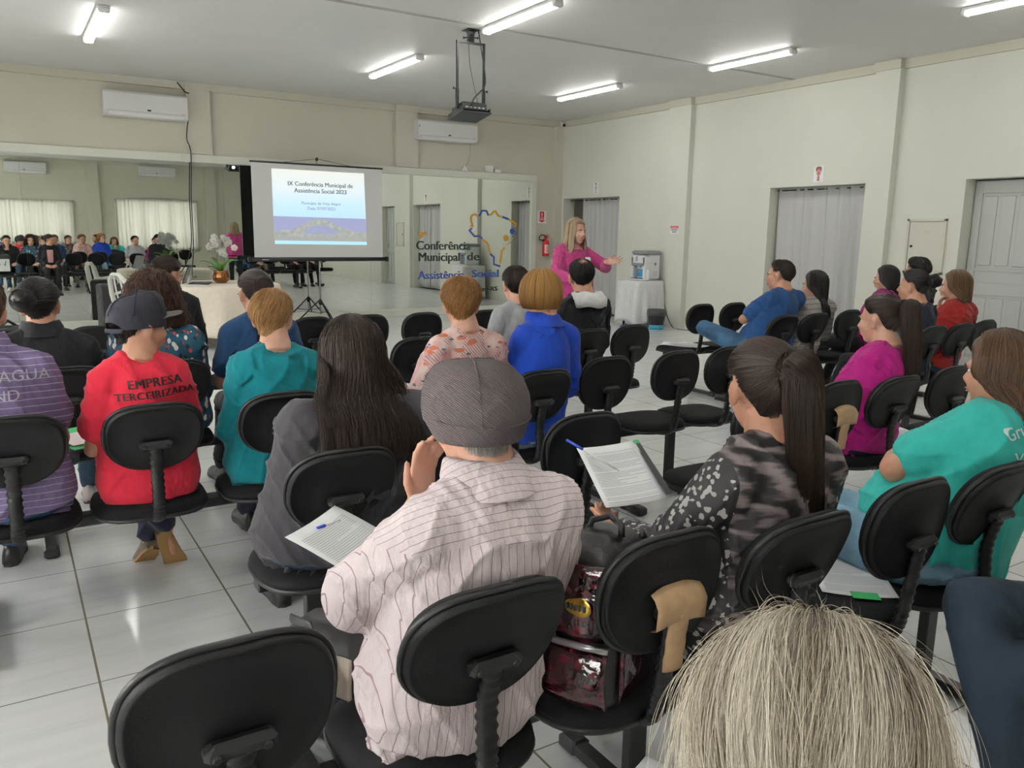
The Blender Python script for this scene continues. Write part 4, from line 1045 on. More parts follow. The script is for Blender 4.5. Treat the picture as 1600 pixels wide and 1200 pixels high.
def face_features(root, H, brow, s=1.0, far=False):
    for q in (-1, 1):
        e = MB().ell(H((q * .031, .0685, -.001)), np.array((.0125, .0095, .0075)) * s, H.R, 12, 8); e.ell(H((q * .031, .0758, -.001)), np.array((.0052, .003, .0055)) * s, H.R, 10, 6, mi=1)
        e.obj('eye', [M['eyewhite'], M['iris']], root)
        MB().tube([H((q * .014, .092, .014)), H((q * .030, .090, .0205)), H((q * .048, .076, .014))], [.003 * s, .0038 * s, .002 * s], 6).obj('eyebrow', brow, root)
    m = MB().ell(H((0, .0935, -.0595)), np.array((.020, .007, .0042)) * s, H.R, 12, 6); m.ell(H((0, .0915, -.0690)), np.array((.017, .007, .0052)) * s, H.R, 12, 6); m.obj('lips', M['lips'], root)

# ---- hair
def strands_obj(paths, rad, rnd, shell, name, mat, parent, sides=3):
    """paths (N, n, 3) become thin tapering strands, joined with the shell faces into one mesh"""
    vs = []; fs = []; at = []; o = 0
    if shell is not None and shell.n:
        v = np.concatenate(shell.v); vs.append(v); fs += shell.f; at.append(np.concatenate(shell.at)); o = len(v)
    q4 = np.zeros((0, 4), int)
    if paths is not None and len(paths):
        N, n, _ = paths.shape
        T = np.gradient(paths, axis=1); T /= np.maximum(np.linalg.norm(T, axis=2, keepdims=True), 1e-9)
        ax3 = np.argmin(np.abs(T).max(1), 1); ref = np.broadcast_to(np.eye(3)[ax3][:, None, :], T.shape)
        A = np.cross(T, ref); A /= np.maximum(np.linalg.norm(A, axis=2, keepdims=True), 1e-9); B = np.cross(T, A)
        tp = np.interp(np.linspace(0, 1, n), [0, .15, .7, 1], [.7, 1, .85, .12])[None, :, None] * np.broadcast_to(np.asarray(rad, float), (N,))[:, None, None]
        rings = [paths + tp * (math.cos(2 * PI * k / sides) * A + math.sin(2 * PI * k / sides) * B) for k in range(sides)]
        v = np.stack(rings, 2).reshape(-1, 3); vs.append(v)
        idx = np.arange(N * n * sides).reshape(N, n, sides) + o
        q = [np.stack([idx[:, :-1, k], idx[:, :-1, (k + 1) % sides], idx[:, 1:, (k + 1) % sides], idx[:, 1:, k]], -1).reshape(-1, 4) for k in range(sides)]
        q4 = np.concatenate(q); at.append(np.repeat(rnd, n * sides))
    v = np.concatenate(vs); nf = len(fs)
    me = bpy.data.meshes.new(name)
    li = np.concatenate([np.array([i for f in fs for i in f], int), q4.ravel()]); ln = np.concatenate([np.array([len(f) for f in fs], int), np.full(len(q4), 4)])
    me.vertices.add(len(v)); me.vertices.foreach_set('co', v.ravel())
    me.loops.add(len(li)); me.loops.foreach_set('vertex_index', li)
    me.polygons.add(len(ln)); me.polygons.foreach_set('loop_start', np.concatenate([[0], np.cumsum(ln)[:-1]])); 
    me.polygons.foreach_set('use_smooth', [True] * len(ln))
    me.update(calc_edges=True); me.validate()
    a = me.attributes.new('strand', 'FLOAT', 'POINT'); a.data.foreach_set('value', np.concatenate(at).astype(np.float32))
    me.materials.append(mat)
    return link(name, me, parent)
HL = {'short': ([0, 40, 62, 80, 98, 116, 140, 180], [50, 55, 76, 96, 98, 126, 146, 152]), 'crop': ([0, 40, 62, 78, 96, 112, 135, 180], [44, 50, 74, 88, 80, 114, 134, 139]),
      'long': ([0, 35, 60, 90, 180], [52, 60, 80, 94, 98]), 'tied': ([0, 40, 62, 78, 98, 114, 140, 180], [50, 56, 74, 88, 84, 118, 144, 151])}
def hair(b, H, style, mat, n=700, th=.016, L=.3, rad=.0012, seed=0, opts=None):
    """style: short, crop, bob, long, tied (+ tail or bun), curly"""
    o = dict(tie=(112, 180), tail=None, tail_r=.03, bun=0, flare=.0, sweep=1.0, mess=0.0, curl=0.0, fly=0.0, width=1.0, inward=0.0, whorl=0.0, back=True, wave=0.0, pole=0.0, nape=0, long_front=62, dropw=1.0, tmin=0)
    o.update(opts or {}); r = np.random.RandomState(seed + 11); s = b.hs
    base = {'bob': 'long', 'curly': 'long'}.get(style, style); hx, hy = HL[base]
    def thE(ph): return (np.interp(np.abs(np.degrees(ph)), hx, hy) + o['nape'] * sstep(105, 130, np.abs(np.degrees(ph)))) * PI / 180
    Rr = np.array([.0775, .098, .087])
    def E(theta, ph, off):
        tb = 1.68; dr = np.maximum(0, theta - tb) * .096; theta = np.minimum(theta, tb)
        d = np.stack([np.sin(theta) * np.sin(ph), np.sin(theta) * np.cos(ph), np.cos(theta)], -1)
        rr = Rr + np.asarray(off)[..., None]
        q = d * rr; inw = 1 - np.clip(dr / .06, 0, 1.1)[..., None] ** 1.4 * .27
        q[..., :2] = q[..., :2] * inw; q[..., 2] -= dr; q = q + np.array([0, -.014, .031])
        q[..., 0] *= (1 - .08 * np.clip(-q[..., 2] / .1, 0, 1))
        return q
    def world(q): return H.c + (q * s) @ H.R.T
    def fall(p0, drop, ph, lay):
        """p0 (..,3) in body space, hair hanging below it by drop"""
        p = p0.copy(); p[..., 2] -= drop
        out = p0 - H.c; out[..., 2] = 0; ol = np.maximum(np.linalg.norm(out, axis=-1, keepdims=True), 1e-6); out = out / ol
        p += out * (o['flare'] * drop - o['inward'] * drop ** 2 * 40 * (drop < .2))[..., None]
        w = sstep(.04, .15, drop)
        if o['width'] != 1.0: p[..., 0] = H.c[0] + (p[..., 0] - H.c[0]) * (1 + (o['width'] - 1) * w)
        if o['wave']: p[..., 0] += o['wave'] * np.sin(drop * 42 + lay * 300 + ph * 3) * w; p[..., 1] += o['wave'] * .6 * np.cos(drop * 38 + lay * 400 + ph * 5) * w
        if o['back']:
            lim = b.backy(p[..., 2], p[..., 0]) - .006 - lay
            p[..., 1] = np.where(p[..., 1] < 1e9, p[..., 1] * (1 - w) + np.minimum(p[..., 1], lim) * w, 0)
        return p
    def Lof(ph):
        a = np.abs(np.degrees(ph)); k = sstep(o['long_front'] - 8, o['long_front'] + 14, a)
        return L * k * (1 - o['dropw'] * 0 * a)
    hang = style in ('long', 'bob', 'curly')
    sh = MB(); nph = 64
    ph = np.linspace(-PI, PI, nph + 1)[:-1]; te = thE(ph)
    rows = []
    nt = 16
    for k in range(nt + 1):
        u = k / nt; ts = max(.03, math.radians(o['tmin'])); theta = ts + (np.maximum(te, ts + .02) - ts) * u
        thick = th * (1 - .75 * sstep(.72, 1.0, u) * (0 if hang else 1) - (.6 * sstep(.8, 1, u) * (np.abs(np.degrees(ph)) < 62) if hang else 0))
        rows.append(world(E(theta, ph, np.broadcast_to(thick, ph.shape))))
    if hang and L > 0:
        Lp = Lof(ph); nd = max(4, int(L / .03))
        for k in range(1, nd + 1): rows.append(fall(rows[nt], Lp * k / nd, ph, np.zeros(nph)))
        end = rows[-1] - H.c; inn = rows[-1].copy(); inn[:, :2] = rows[-1][:, :2] - end[:, :2] * .25; inn[:, 2] += .005
        rows.append(inn)
        for k in range(nd - 1, -1, -2):
            q = rows[nt + k].copy(); q[:, :2] -= (q[:, :2] - H.c[:2]) * .22; rows.append(q)
    else: rows.append(world(E(te * 1.01, ph, np.full(nph, -.012))))
    G_ = np.stack(rows); a_ = np.clip(.32 + .18 * np.sin(ph * 37) + r.uniform(-.2, .2, nph), 0, 1)
    sh.loft([G_[k] for k in range(len(G_))], cap=o['tmin'] == 0, a=np.tile(a_, len(G_)))
    # strands
    m = 18 if hang or o['tail'] is not None else 9
    PH = r.uniform(-PI, PI, n); lay = r.uniform(0, 1, n) ** 1.5 * (.006 + th * .12); rnd = r.uniform(0, 1, n)
    u = np.linspace(0, 1, m)[None, :]
    if style in ('short', 'crop'):
        te = np.maximum(thE(PH), math.radians(o['tmin']) + .12); t0 = math.radians(o['tmin']) + r.uniform(.02, 1, n) ** .8 * (te - .1 - math.radians(o['tmin'])); dl = r.uniform(.35, .75, n)
        theta = t0[:, None] + np.minimum(dl, te - t0 + .06)[:, None] * u
        p2 = PH[:, None] + o['whorl'] * (theta - t0[:, None]) + r.uniform(-.15, .15, n)[:, None] * u
        tk = th * (1 - .75 * sstep(.72, 1.0, theta / te[:, None]))
        paths = world(E(theta, p2, tk + lay[:, None] * (.3 + .9 * u) + .0012))
    elif style == 'tied':
        te = thE(PH); tt, tp = math.radians(o['tie'][0]), math.radians(o['tie'][1])
        tie = np.array([math.sin(tt) * math.sin(tp), math.sin(tt) * math.cos(tp), math.cos(tt)])
        t0 = te * r.uniform(.25, 1, n) ** .5
        d0 = np.stack([np.sin(t0) * np.sin(PH), np.sin(t0) * np.cos(PH), np.cos(t0)], -1)
        om = np.arccos(np.clip(d0 @ tie, -1, 1))[:, None]; so = np.maximum(np.sin(om), 1e-4)
        uu = u[:, :9] if False else np.linspace(0, 1, 10)[None, :]
        d = (np.sin((1 - uu) * om) / so)[..., None] * d0[:, None] + (np.sin(uu * om) / so)[..., None] * tie
        theta = np.arccos(np.clip(d[..., 2], -1, 1)); p2 = np.arctan2(d[..., 0], d[..., 1])
        tk = th * (1 - .6 * sstep(.85, 1.0, theta / np.maximum(thE(p2), .1)))
        paths = world(E(theta, p2, tk + lay[:, None] * .5 + .001))
    else:
        te = thE(PH); sg = np.sign(PH); a = np.abs(np.degrees(PH)); swp = o['sweep'] * np.maximum(0, 84 - a) * PI / 180 * sg
        tot = te * .09 + Lof(PH + swp) * 1.0
        t0 = r.uniform(.0, .97, n) ** 1.5 * te; SL = (te - t0) * .095 + Lof(PH + swp) * (1 - .18 * r.uniform(0, 1, n) ** 2)
        sarc = u * SL[:, None]; theta = np.minimum(t0[:, None] + sarc / .095, te[:, None]); drop = np.maximum(0, sarc - (te - t0)[:, None] * .095)
        p2 = PH[:, None] + swp[:, None] * sstep(.1, 1.0, theta) + o['whorl'] * (theta - t0[:, None]) + o['mess'] * r.normal(0, 1, n)[:, None] * u + o['mess'] * .8 * np.sin(PH * 9 + 1)[:, None] * u
        fly = r.uniform(0, 1, n) ** 6 * o['fly']
        p0 = world(E(theta, p2, th + (lay + fly)[:, None] * (.4 + .8 * u) + .001))
        paths = fall(p0, drop, p2, np.broadcast_to(lay[:, None], drop.shape))
        if o['fly']:
            jit = r.normal(0, 1, (n, 3)) * (.004 + fly[:, None] * .6); k1 = r.uniform(0, 6, (n, 1))
            paths = paths + jit[:, None, :] * (u[..., None] ** 1.3) + .0022 * np.sin(u * 9 + k1)[..., None] * r.normal(0, 1, (n, 1, 3))
        if style == 'curly':
            k1 = r.uniform(0, 6.28, (n, 1)); cr = o['curl'] * r.uniform(.5, 1.3, (n, 1)); fr = r.uniform(16, 26, (n, 1))
            e1 = nrm_rows(r.normal(0, 1, (n, 3))); e2 = nrm_rows(np.cross(e1, r.normal(0, 1, (n, 3))))
            g_ = sstep(0, .2, u)
            paths = paths + (np.cos(k1 + u * fr) * cr * g_)[..., None] * e1[:, None] + (np.sin(k1 + u * fr) * cr * g_)[..., None] * e2[:, None]
    if o['pole'] and hang:                             # hair combed back from a whorl in front of the crown
        m = 30; u = np.linspace(0, 1, m)[None, :]; t0 = r.uniform(0, 1, n) ** .8 * 1.9; Ltot = r.uniform(.55, 1.0, n) * 1.4 + .9
        ts = t0[:, None] + u * Ltot[:, None]; ps = PH[:, None] + o['mess'] * r.normal(0, 1, n)[:, None] * u + o['mess'] * .7 * np.sin(PH * 11 + 2)[:, None] * u
        d = np.stack([np.sin(ts) * np.sin(ps), np.sin(ts) * np.cos(ps), np.cos(ts)], -1); ca, sa = math.cos(o['pole']), math.sin(o['pole'])
        d = np.stack([d[..., 0], d[..., 1] * ca + d[..., 2] * sa, -d[..., 1] * sa + d[..., 2] * ca], -1)
        th2 = np.arccos(np.clip(d[..., 2], -1, 1)); ph2 = np.arctan2(d[..., 0], d[..., 1]); over = th2 > thE(ph2)
        first = np.where(over.any(1), over.argmax(1), m - 1); ii = np.minimum(np.arange(m)[None, :], first[:, None]); rr_ = np.arange(n)[:, None]
        th2, ph2 = th2[rr_, ii], ph2[rr_, ii]; drop = np.minimum((ts - ts[rr_, ii]) * .095, (Lof(ph2) * r.uniform(.8, 1.1, n)[:, None]))
        fly = r.uniform(0, 1, n) ** 7 * o['fly']
        paths = fall(world(E(th2, ph2, th + (lay + fly)[:, None] * (.3 + .9 * u) + .001)), drop, ph2, np.broadcast_to(lay[:, None], drop.shape))
        jit = r.normal(0, 1, (n, 3)) * (.0035 + fly[:, None] * .6); k1 = r.uniform(0, 6, (n, 1))
        paths = paths + jit[:, None, :] * (u[..., None] ** 1.3) + .0020 * np.sin(u * 9 + k1)[..., None] * r.normal(0, 1, (n, 1, 3))
        rnd = np.clip(.5 + .28 * np.sin(PH * 7 + 1) + .22 * r.normal(0, 1, n), 0, 1)
    RAD = np.full(len(paths), rad) * r.uniform(.7, 1.25, len(paths))
    ob = strands_obj(paths, RAD, rnd, sh, 'hair', mat, b.root)
    # tail or bun as part of the same hair
    if o['tail'] is not None:
        tt, tp = math.radians(o['tie'][0]), math.radians(o['tie'][1])
        T0 = world(E(np.array([tt]), np.array([tp]), np.array([th * .7])))[0]; out = nrm(T0 - H.c)
        ctl = [T0 - out * .02, T0 + out * .03] + [T0 + V(*q) for q in o['tail']]
        C_ = []
        for k in range(len(ctl) - 1):
            p0_, p1_, p2_, p3_ = ctl[max(k - 1, 0)], ctl[k], ctl[k + 1], ctl[min(k + 2, len(ctl) - 1)]
            for q in range(6):
                t_ = q / 6; C_.append(.5 * (2 * p1_ + (p2_ - p0_) * t_ + (2 * p0_ - 5 * p1_ + 4 * p2_ - p3_) * t_ ** 2 + (3 * p1_ - p0_ - 3 * p2_ + p3_) * t_ ** 3))
        C_.append(ctl[-1]); C_ = np.array(C_); nc = len(C_); w = np.linspace(0, 1, nc)
        pr = o['tail_r'] * np.interp(w, [0, .06, .2, .55, .85, 1], [.36, .5, .78, 1.12, .85, .40])
        core = MB().tube(list(C_), list(pr * .82), 12, sx=1.25, sy=.8, up=(0, 1, 0)); core.at = [np.full(core.n, .3)]
        N2 = int(n * .8); an = r.uniform(0, 2 * PI, N2); rr_ = np.sqrt(r.uniform(.45, 1.12, N2)); ln = r.uniform(.8, 1.06, N2)
        T = np.gradient(C_, axis=0); T /= np.linalg.norm(T, axis=1, keepdims=True)
        X = np.cross(T, np.array([0, 1., 0])); X /= np.maximum(np.linalg.norm(X, axis=1, keepdims=True), 1e-6); Y = np.cross(T, X)
        idx = np.clip(w[None, :] * ln[:, None], 0, 1) * (nc - 1); i0 = np.floor(idx).astype(int); i1 = np.minimum(i0 + 1, nc - 1); fr_ = (idx - i0)[..., None]
        L_ = lambda A: A[i0] * (1 - fr_) + A[i1] * fr_
        aw = an[:, None] + .5 * np.sin(w * 4 + an[:, None])
        P = L_(C_) + (pr[None, :] * rr_[:, None])[..., None] * (np.cos(aw)[..., None] * L_(X) * 1.28 + np.sin(aw)[..., None] * L_(Y) * .85)
        t2 = strands_obj(P, np.full(N2, rad), r.uniform(0, 1, N2), core, 'hair_tail', mat, ob)
        MB().tube([T0 + out * .018, T0 + out * .034], [.016, .016], 12).obj('hair_tie', M['black'], ob)
    if o['bun']:
        tt, tp = math.radians(o['tie'][0]), math.radians(o['tie'][1]); R_ = o['bun']
        T0 = world(E(np.array([tt]), np.array([tp]), np.array([th + R_ * .55])))[0]; ax = nrm(T0 - H.c)
        core = MB().ell(T0, (R_, R_, R_), None, 18, 12); core.at = [np.full(core.n, .25)]
        e1 = nrm(np.cross(ax, V(.3, .2, 1))); e2 = np.cross(ax, e1); N2 = 260; P = np.zeros((N2, 22, 3)); w = np.linspace(0, 1, 22)
        for k in range(N2):
            lo = r.uniform(-.85, .85); a0 = r.uniform(0, 6.28); tw = r.uniform(2.5, 4.5); ca = np.arcsin(np.clip(lo + .35 * np.sin(w * 3 + a0), -.95, .95))
            an = a0 + tw * w; q = np.cos(ca)[:, None] * (np.cos(an)[:, None] * e1 + np.sin(an)[:, None] * e2) + np.sin(ca)[:, None] * ax
            P[k] = T0 + q * R_ * r.uniform(1.0, 1.09) * (1 + .07 * np.sin(an * 3 + lo * 6))[:, None]
        strands_obj(P, np.full(N2, rad * 1.3), r.uniform(0, 1, N2), core, 'hair_bun', mat, ob)
    return ob
def nrm_rows(a): return a / np.maximum(np.linalg.norm(a, axis=1, keepdims=True), 1e-9)

class HeadT:
    def __init__(s, c, R, sc): s.c = np.asarray(c, float); s.R = R; s.s = sc
    def __call__(s, q): return s.c + s.R @ (np.asarray(q, float) * s.s)
NP = 0
def person(label, seat, head, hyaw=0, hpitch=.1, hroll=0, g=1.0, sw=.155, belly=0.0, bust=.02, skin='warm', hs=.97, arms=('lap', 'lap'), sleeve='short', shirt=None, pants=None,
           shoes=None, hairspec=None, face=True, vox=.0085, slouch=.0, spread=.0, legs=None, wr=.004, stand=False, rz=0.0, shirt_off=.014, hem=.02, sleeve_r=1.0, neck=.10, collar=None, feet=True, group=None, brow='darkbrown', handcurl=.5, svox=None, fwd=-.045):
    """head: centre of the head in the room; seat: floor point under the middle of the seat"""
    global NP; NP += 1
    b = Body(); b.root = root = empty('person', (seat[0], seat[1], 0), rz, label, 'person', group)
    cr, sr = math.cos(-rz), math.sin(-rz); dx, dy = head[0] - seat[0], head[1] - seat[1]
    hc = V(dx * cr - dy * sr, dx * sr + dy * cr, head[2])
    sw = sw * .86
    if not stand and fwd is not None:                   # lean the head forward along the line of sight until the back clears the seat back
        k = (seat[1] + fwd) / head[1]; hc = V(head[0] * k - seat[0], fwd, 1.46 + (head[2] - 1.46) * k)
    b.g, b.sw, b.belly, b.bust, b.hs = g, sw, belly, bust, hs
    Rm = rotm(hyaw, hpitch, hroll); H = HeadT(hc, Rm, hs)
    Rb = rotm(hyaw * .3, hpitch * .4, hroll * .4)
    if stand: P0 = V(0, 0, .86)
    else: P0 = V(hc[0] * .15, -.055, .465)
    NB = hc + Rb @ V(0, -.050, -.108)
    P1 = (P0 * .5 + NB * .5) + V(0, -slouch, 0)
    b.spine = lambda t_: P0 * (1 - t_) ** 2 + (2 * P1 - .5 * (P0 + NB)) * 2 * t_ * (1 - t_) + NB * t_ ** 2
    up = nrm(NB - b.spine(.8))
    SJ = [NB + V(sd * sw, -.012, -.085) + V(0, 0, 0) for sd in (-1, 1)]
    # back surface for hanging hair
    R_ = torso_rings(b, shirt_off + .006, .3, 1.0); zz = np.array([q[:, 2].mean() for q in R_]); by = np.array([q[:, 1].min() for q in R_]); wx = np.array([np.ptp(q[:, 0]) / 2 for q in R_])
    def backy(z, x):
        y0 = np.interp(z, zz, by); w0 = np.interp(z, zz, wx); k = np.clip(np.abs(x - NB[0] * .5) / np.maximum(w0 + .05, .05), 0, 1)
        return y0 + .07 * k ** 3 + np.where(np.asarray(z) > NB[2] + .0, .02, 0)
    b.backy = backy
    mb = MB(); sm = MB()
    head_parts(mb, H, hs)
    mb.tube([H((0, -.022, -.03)), hc * .45 + NB * .55 + V(0, -.004, .0), NB + V(0, 0, -.02)], [.055 * hs, .057 * hs * (1 + .3 * (g - 1)), .072], 16)
    mb.loft(torso_rings(b, -.012))
    sm.loft(torso_rings(b, shirt_off, hem, 1 - neck * .25))
    for i, sd in enumerate((-1, 1)):
        S0 = SJ[i]; C0 = NB + V(sd * .035, 0, -.03); C1 = b.spine(.72) + V(sd * sw * .55, 0, 0)
        for m_, of in ((mb, -.008), (sm, shirt_off)):
            m_.limb(C0, S0 + V(0, 0, .012), .046 + of, .046 + of); m_.limb(C1, S0, .070 + of * .5, .053 + of)
        ap = arms[i]
        if isinstance(ap, dict): EL = S0 + V(*ap['e']) * V(sd, 1, 1); WR = V(*ap['w']) if 'w' in ap else S0 + V(*ap['wr']) * V(sd, 1, 1); hd = V(*ap['d']); pn = V(*ap['n'])
        elif ap == 'lap': EL = S0 + V(sd * .055, .05, -.235); WR = V(sd * .07, .22, .60); hd = V(-sd * .5, .8, -.25); pn = V(-sd * .4, 0, -1)
        elif ap == 'fold': EL = S0 + V(sd * .09, .17, -.15); WR = V(-sd * .07 + NB[0] * .5, EL[1] + .11, EL[2] + .02 + .03 * i); hd = V(-sd, .05, .1); pn = V(0, -1, 0)
        elif ap == 'chin': EL = S0 + V(-sd * .02, .20, -.155); WR = hc + Rm @ V(sd * .02, .10, -.215); hd = Rm @ V(-sd * .05, -.05, 1); pn = Rm @ V(0, -1, .1)
        elif ap == 'paper': EL = S0 + V(sd * .075, .05, -.235); WR = V(sd * .12 + NB[0] * .5, .27, .70); hd = V(-sd * .3, .9, .1); pn = V(-sd, 0, .4)
        elif ap == 'thigh': EL = S0 + V(sd * .07, .02, -.24); WR = V(sd * .12, .19, .60); hd = V(-sd * .2, 1, -.2); pn = V(0, 0, -1)
        L1 = .262 * (hs / .97); 
        EL = S0 + nrm(EL - S0) * L1
        f_ = WR - EL
        if np.linalg.norm(f_) > .27: WR = EL + nrm(f_) * .27
        hd = nrm(hd)
        ak = .9 + (g - 1) * .9
        mb.limb(S0, EL, .044 * ak, .036 * ak); mb.limb(EL, WR, .037 * ak, .0245); hand(mb, WR, hd, pn, sd, handcurl, hs, .30 if stand else .12)
        so = shirt_off + .004
        if sleeve == 'long':
            sm.limb(S0, EL, .047 * ak * sleeve_r + so, .040 * ak * sleeve_r + so * .8); sm.limb(EL, EL + (WR - EL) * .93, .042 * ak * sleeve_r + so * .8, .028 + so * .6)
        elif sleeve == 'short': sm.limb(S0, S0 + (EL - S0) * .66, .047 * ak * sleeve_r + so, .045 * ak * sleeve_r + so)
        elif sleeve == 'elbow': sm.limb(S0, EL + (WR - EL) * .12, .052 * ak * sleeve_r + so, .044 * ak * sleeve_r + so)
        b.EL = getattr(b, 'EL', []) + [EL]; b.WR = getattr(b, 'WR', []) + [WR]
    pm = MB()
    lg = legs or {}
    for i, sd in enumerate((-1, 1)):
        if stand: HP = V(sd * .085, 0, .88); KN = V(sd * .10, .02, .47); AN = V(sd * .10, -.02, .09)
        else:
            HP = V(sd * .088 * min(g, 1.12), -.05, .535); KN = V(sd * (.105 + spread), .36, .515); AN = V(sd * (.10 + spread * .6), .52, .09)
        q = lg.get('L' if sd < 0 else 'R')
        if q: KN = V(*q[0]); AN = V(*q[1])
        if len(q or ()) > 3: HP = V(*q[3])
        k = .9 + (g - 1) * .8
        mb.limb(HP, KN, .078 * k, .052 * k); mb.limb(KN, AN, .050 * k, .033); pm.limb(HP, KN, .088 * k, .064 * k); pm.limb(KN, AN + (KN - AN) * .06, .062 * k, .050)
        fd = V(*(q[2] if q and len(q) > 2 else (sd * .12, 1, 0))); fd = nrm(fd)
        mb.limb(AN + V(0, 0, -.03), AN + V(0, 0, -.062) + fd * .08, .022, .018)
        if feet and shoes is not None:
            A = AN + V(0, 0, -.09); 
            up_ = V(0, 0, 1) if abs(fd[2]) < .5 else nrm(V(0, 1, .3)); up_ = nrm(up_ - fd * (up_ @ fd)); sx_ = np.cross(fd, up_)
            sho = MB(); rings = []
            for t_, w, h_ in ((-.075, .022, .05), (-.06, .033, .085), (-.01, .037, .10), (.05, .040, .075), (.11, .046, .055), (.16, .042, .045), (.185, .022, .03)):
                an = np.arange(14) * 2 * PI / 14; c, s_ = np.cos(an), np.sin(an)
                rings.append(A + fd * t_ + (c * w)[:, None] * sx_ + (np.where(s_ > 0, s_ * h_, s_ * .004) + .012)[:, None] * up_)
            sho.loft(rings); so_ = sho.obj('shoe', shoes, root)
            rings = []
            for hgt in (.0, .016):
                rings.append(np.array([A + fd * t_ + sx_ * w + up_ * hgt for t_, w in ((-.08, 0), (-.07, .026), (-.02, .036), (.05, .038), (.11, .048), (.16, .042), (.19, 0), (.16, -.042), (.11, -.048), (.05, -.038), (-.02, -.036), (-.07, -.026))]))
            MB().loft(rings).obj('shoe_sole', M['sole'] if shoes is M['shoebrown'] else M['black'], so_, smooth=False)
    pm.ell(P0 + V(0, .02, .045), (.165 * g, .135 * g, .085), None, 20, 12)
    me = remeshed(mb, vox, 3); me.materials.append(SK[skin]); link('body', me, root)
    me = remeshed(sm, svox or vox, 5, .6); wrinkle(me, wr * .5, NP * 13 + 5); folds(me, wr * 2.0, NP * 17 + 3); me.materials.append(shirt); b.shirt = link('shirt', me, root)
    me = remeshed(pm, vox * 1.1, 4); wrinkle(me, wr * .6, NP * 7 + 3); folds(me, wr * 1.6, NP * 5 + 1); me.materials.append(pants); b.pants = link('trousers', me, root)
    if collar is not None:
        n = 28; an = np.arange(n) * 2 * PI / n; rings = []; d = nrm(H((0, -.02, -.06)) - NB)
        for off, hh in ((.030, -.045), (.026, -.005), (.014, .024), (.010, .030), (.003, .02), (.004, -.03)):
            c = NB + d * (hh + .026); rings.append(c + np.stack([(.062 + off) * np.cos(an), (.060 + off) * np.sin(an) + .006 - .0 * an, -.03 * np.clip(np.sin(an), 0, 1)], 1))
        MB().loft(rings, cap=False).obj('collar', collar, root)
    if face: face_features(root, H, HM.get(brow, HM['darkbrown']), hs)
    b.H = H; b.NB = NB; b.SJ = SJ; b.P0 = P0
    if hairspec: b.hair = hair(b, H, seed=NP, **hairspec)
    return b
# ------------------------------------------------------------ clothes
def pinstripe():
    t = NT('pinstripe_shirt'); t.set(Roughness=.85); o = t.obj(); q = t.xyz(o); t.b.inputs['Specular IOR Level'].default_value = .2
    w = t.math('ADD', q[0], t.math('MULTIPLY', t.math('SUBTRACT', t.noise(o, 7, 2), .5), .022))
    u = t.math('ADD', t.math('MULTIPLY', q[1], .75), t.math('ADD', q[2], t.math('MULTIPLY', t.noise(o, 6, 2), .012)))
    yoke = t.math('GREATER_THAN', t.math('ADD', q[2], t.math('MULTIPLY', t.math('ABSOLUTE', q[0]), .10)), .905)
    def st(v, per): return t.math('LESS_THAN', t.math('FRACT', t.math('DIVIDE', v, per)), .085)
    sv = st(w, .0175); sh = st(u, .0185)
    f = t.math('ADD', t.math('MULTIPLY', sv, t.math('SUBTRACT', 1.0, yoke)), t.math('MULTIPLY', sh, yoke))
    base = t.ramp(t.noise(o, 12, 3), [(.3, (.70, .60, .61, 1)), (.7, (.76, .67, .68, 1))])
    t.col(t.mix(t.math('MULTIPLY', f, .85), base, (.26, .15, .20, 1)))
    fold = t.noise(t.map(o, (1.4, 1.4, .5), (0, .3, 0)), 13, 3); t.bump(t.math('ADD', fold, t.math('MULTIPLY', t.noise(o, 420, 1), .03)), .5, .05); return t.m
def hstripe(name, base, line, per, frac, fold=14):
    t = NT(name); t.set(Roughness=.85); o = t.obj(); q = t.xyz(o)
    z = t.math('ADD', t.math('ADD', q[2], t.math('MULTIPLY', q[1], .15)), t.math('MULTIPLY', t.noise(o, 5, 2), .02))
    f = t.math('LESS_THAN', t.math('FRACT', t.math('DIVIDE', z, per)), frac)
    t.col(t.mix(t.math('MULTIPLY', f, .85), base, line)); t.bump(t.noise(t.map(o, (1, 1, .6)), fold, 3), .4, .04); return t.m
def spots(name, base, cols, sc, str_=(1, 1, .6), thr=.30):
    t = NT(name); t.set(Roughness=.8); o = t.obj()
    n2 = t.n('ShaderNodeTexNoise', i_Vector=o, i_Scale=9.0, i_Detail=2.0).outputs[1]
    v = t.n('ShaderNodeVectorMath', operation='ADD', i_0=t.map(o, str_), i_1=t.n('ShaderNodeVectorMath', operation='SCALE', i_0=n2, i_Scale=.05).outputs[0]).outputs[0]
    c = base
    for k, (col, s, th) in enumerate(cols):
        vo = t.n('ShaderNodeTexVoronoi', i_Vector=t.map(v, (1, 1, 1), (.3 * k, .2 * k, .9 * k), (k * 3.1, k * 1.7, k)), i_Scale=s, i_Randomness=1.0)
        c = t.mix(t.math('LESS_THAN', vo.outputs[0], th), c, col)
    t.col(c); t.bump(t.noise(t.map(o, (1, 1, .6)), 15, 3), .4, .04); return t.m
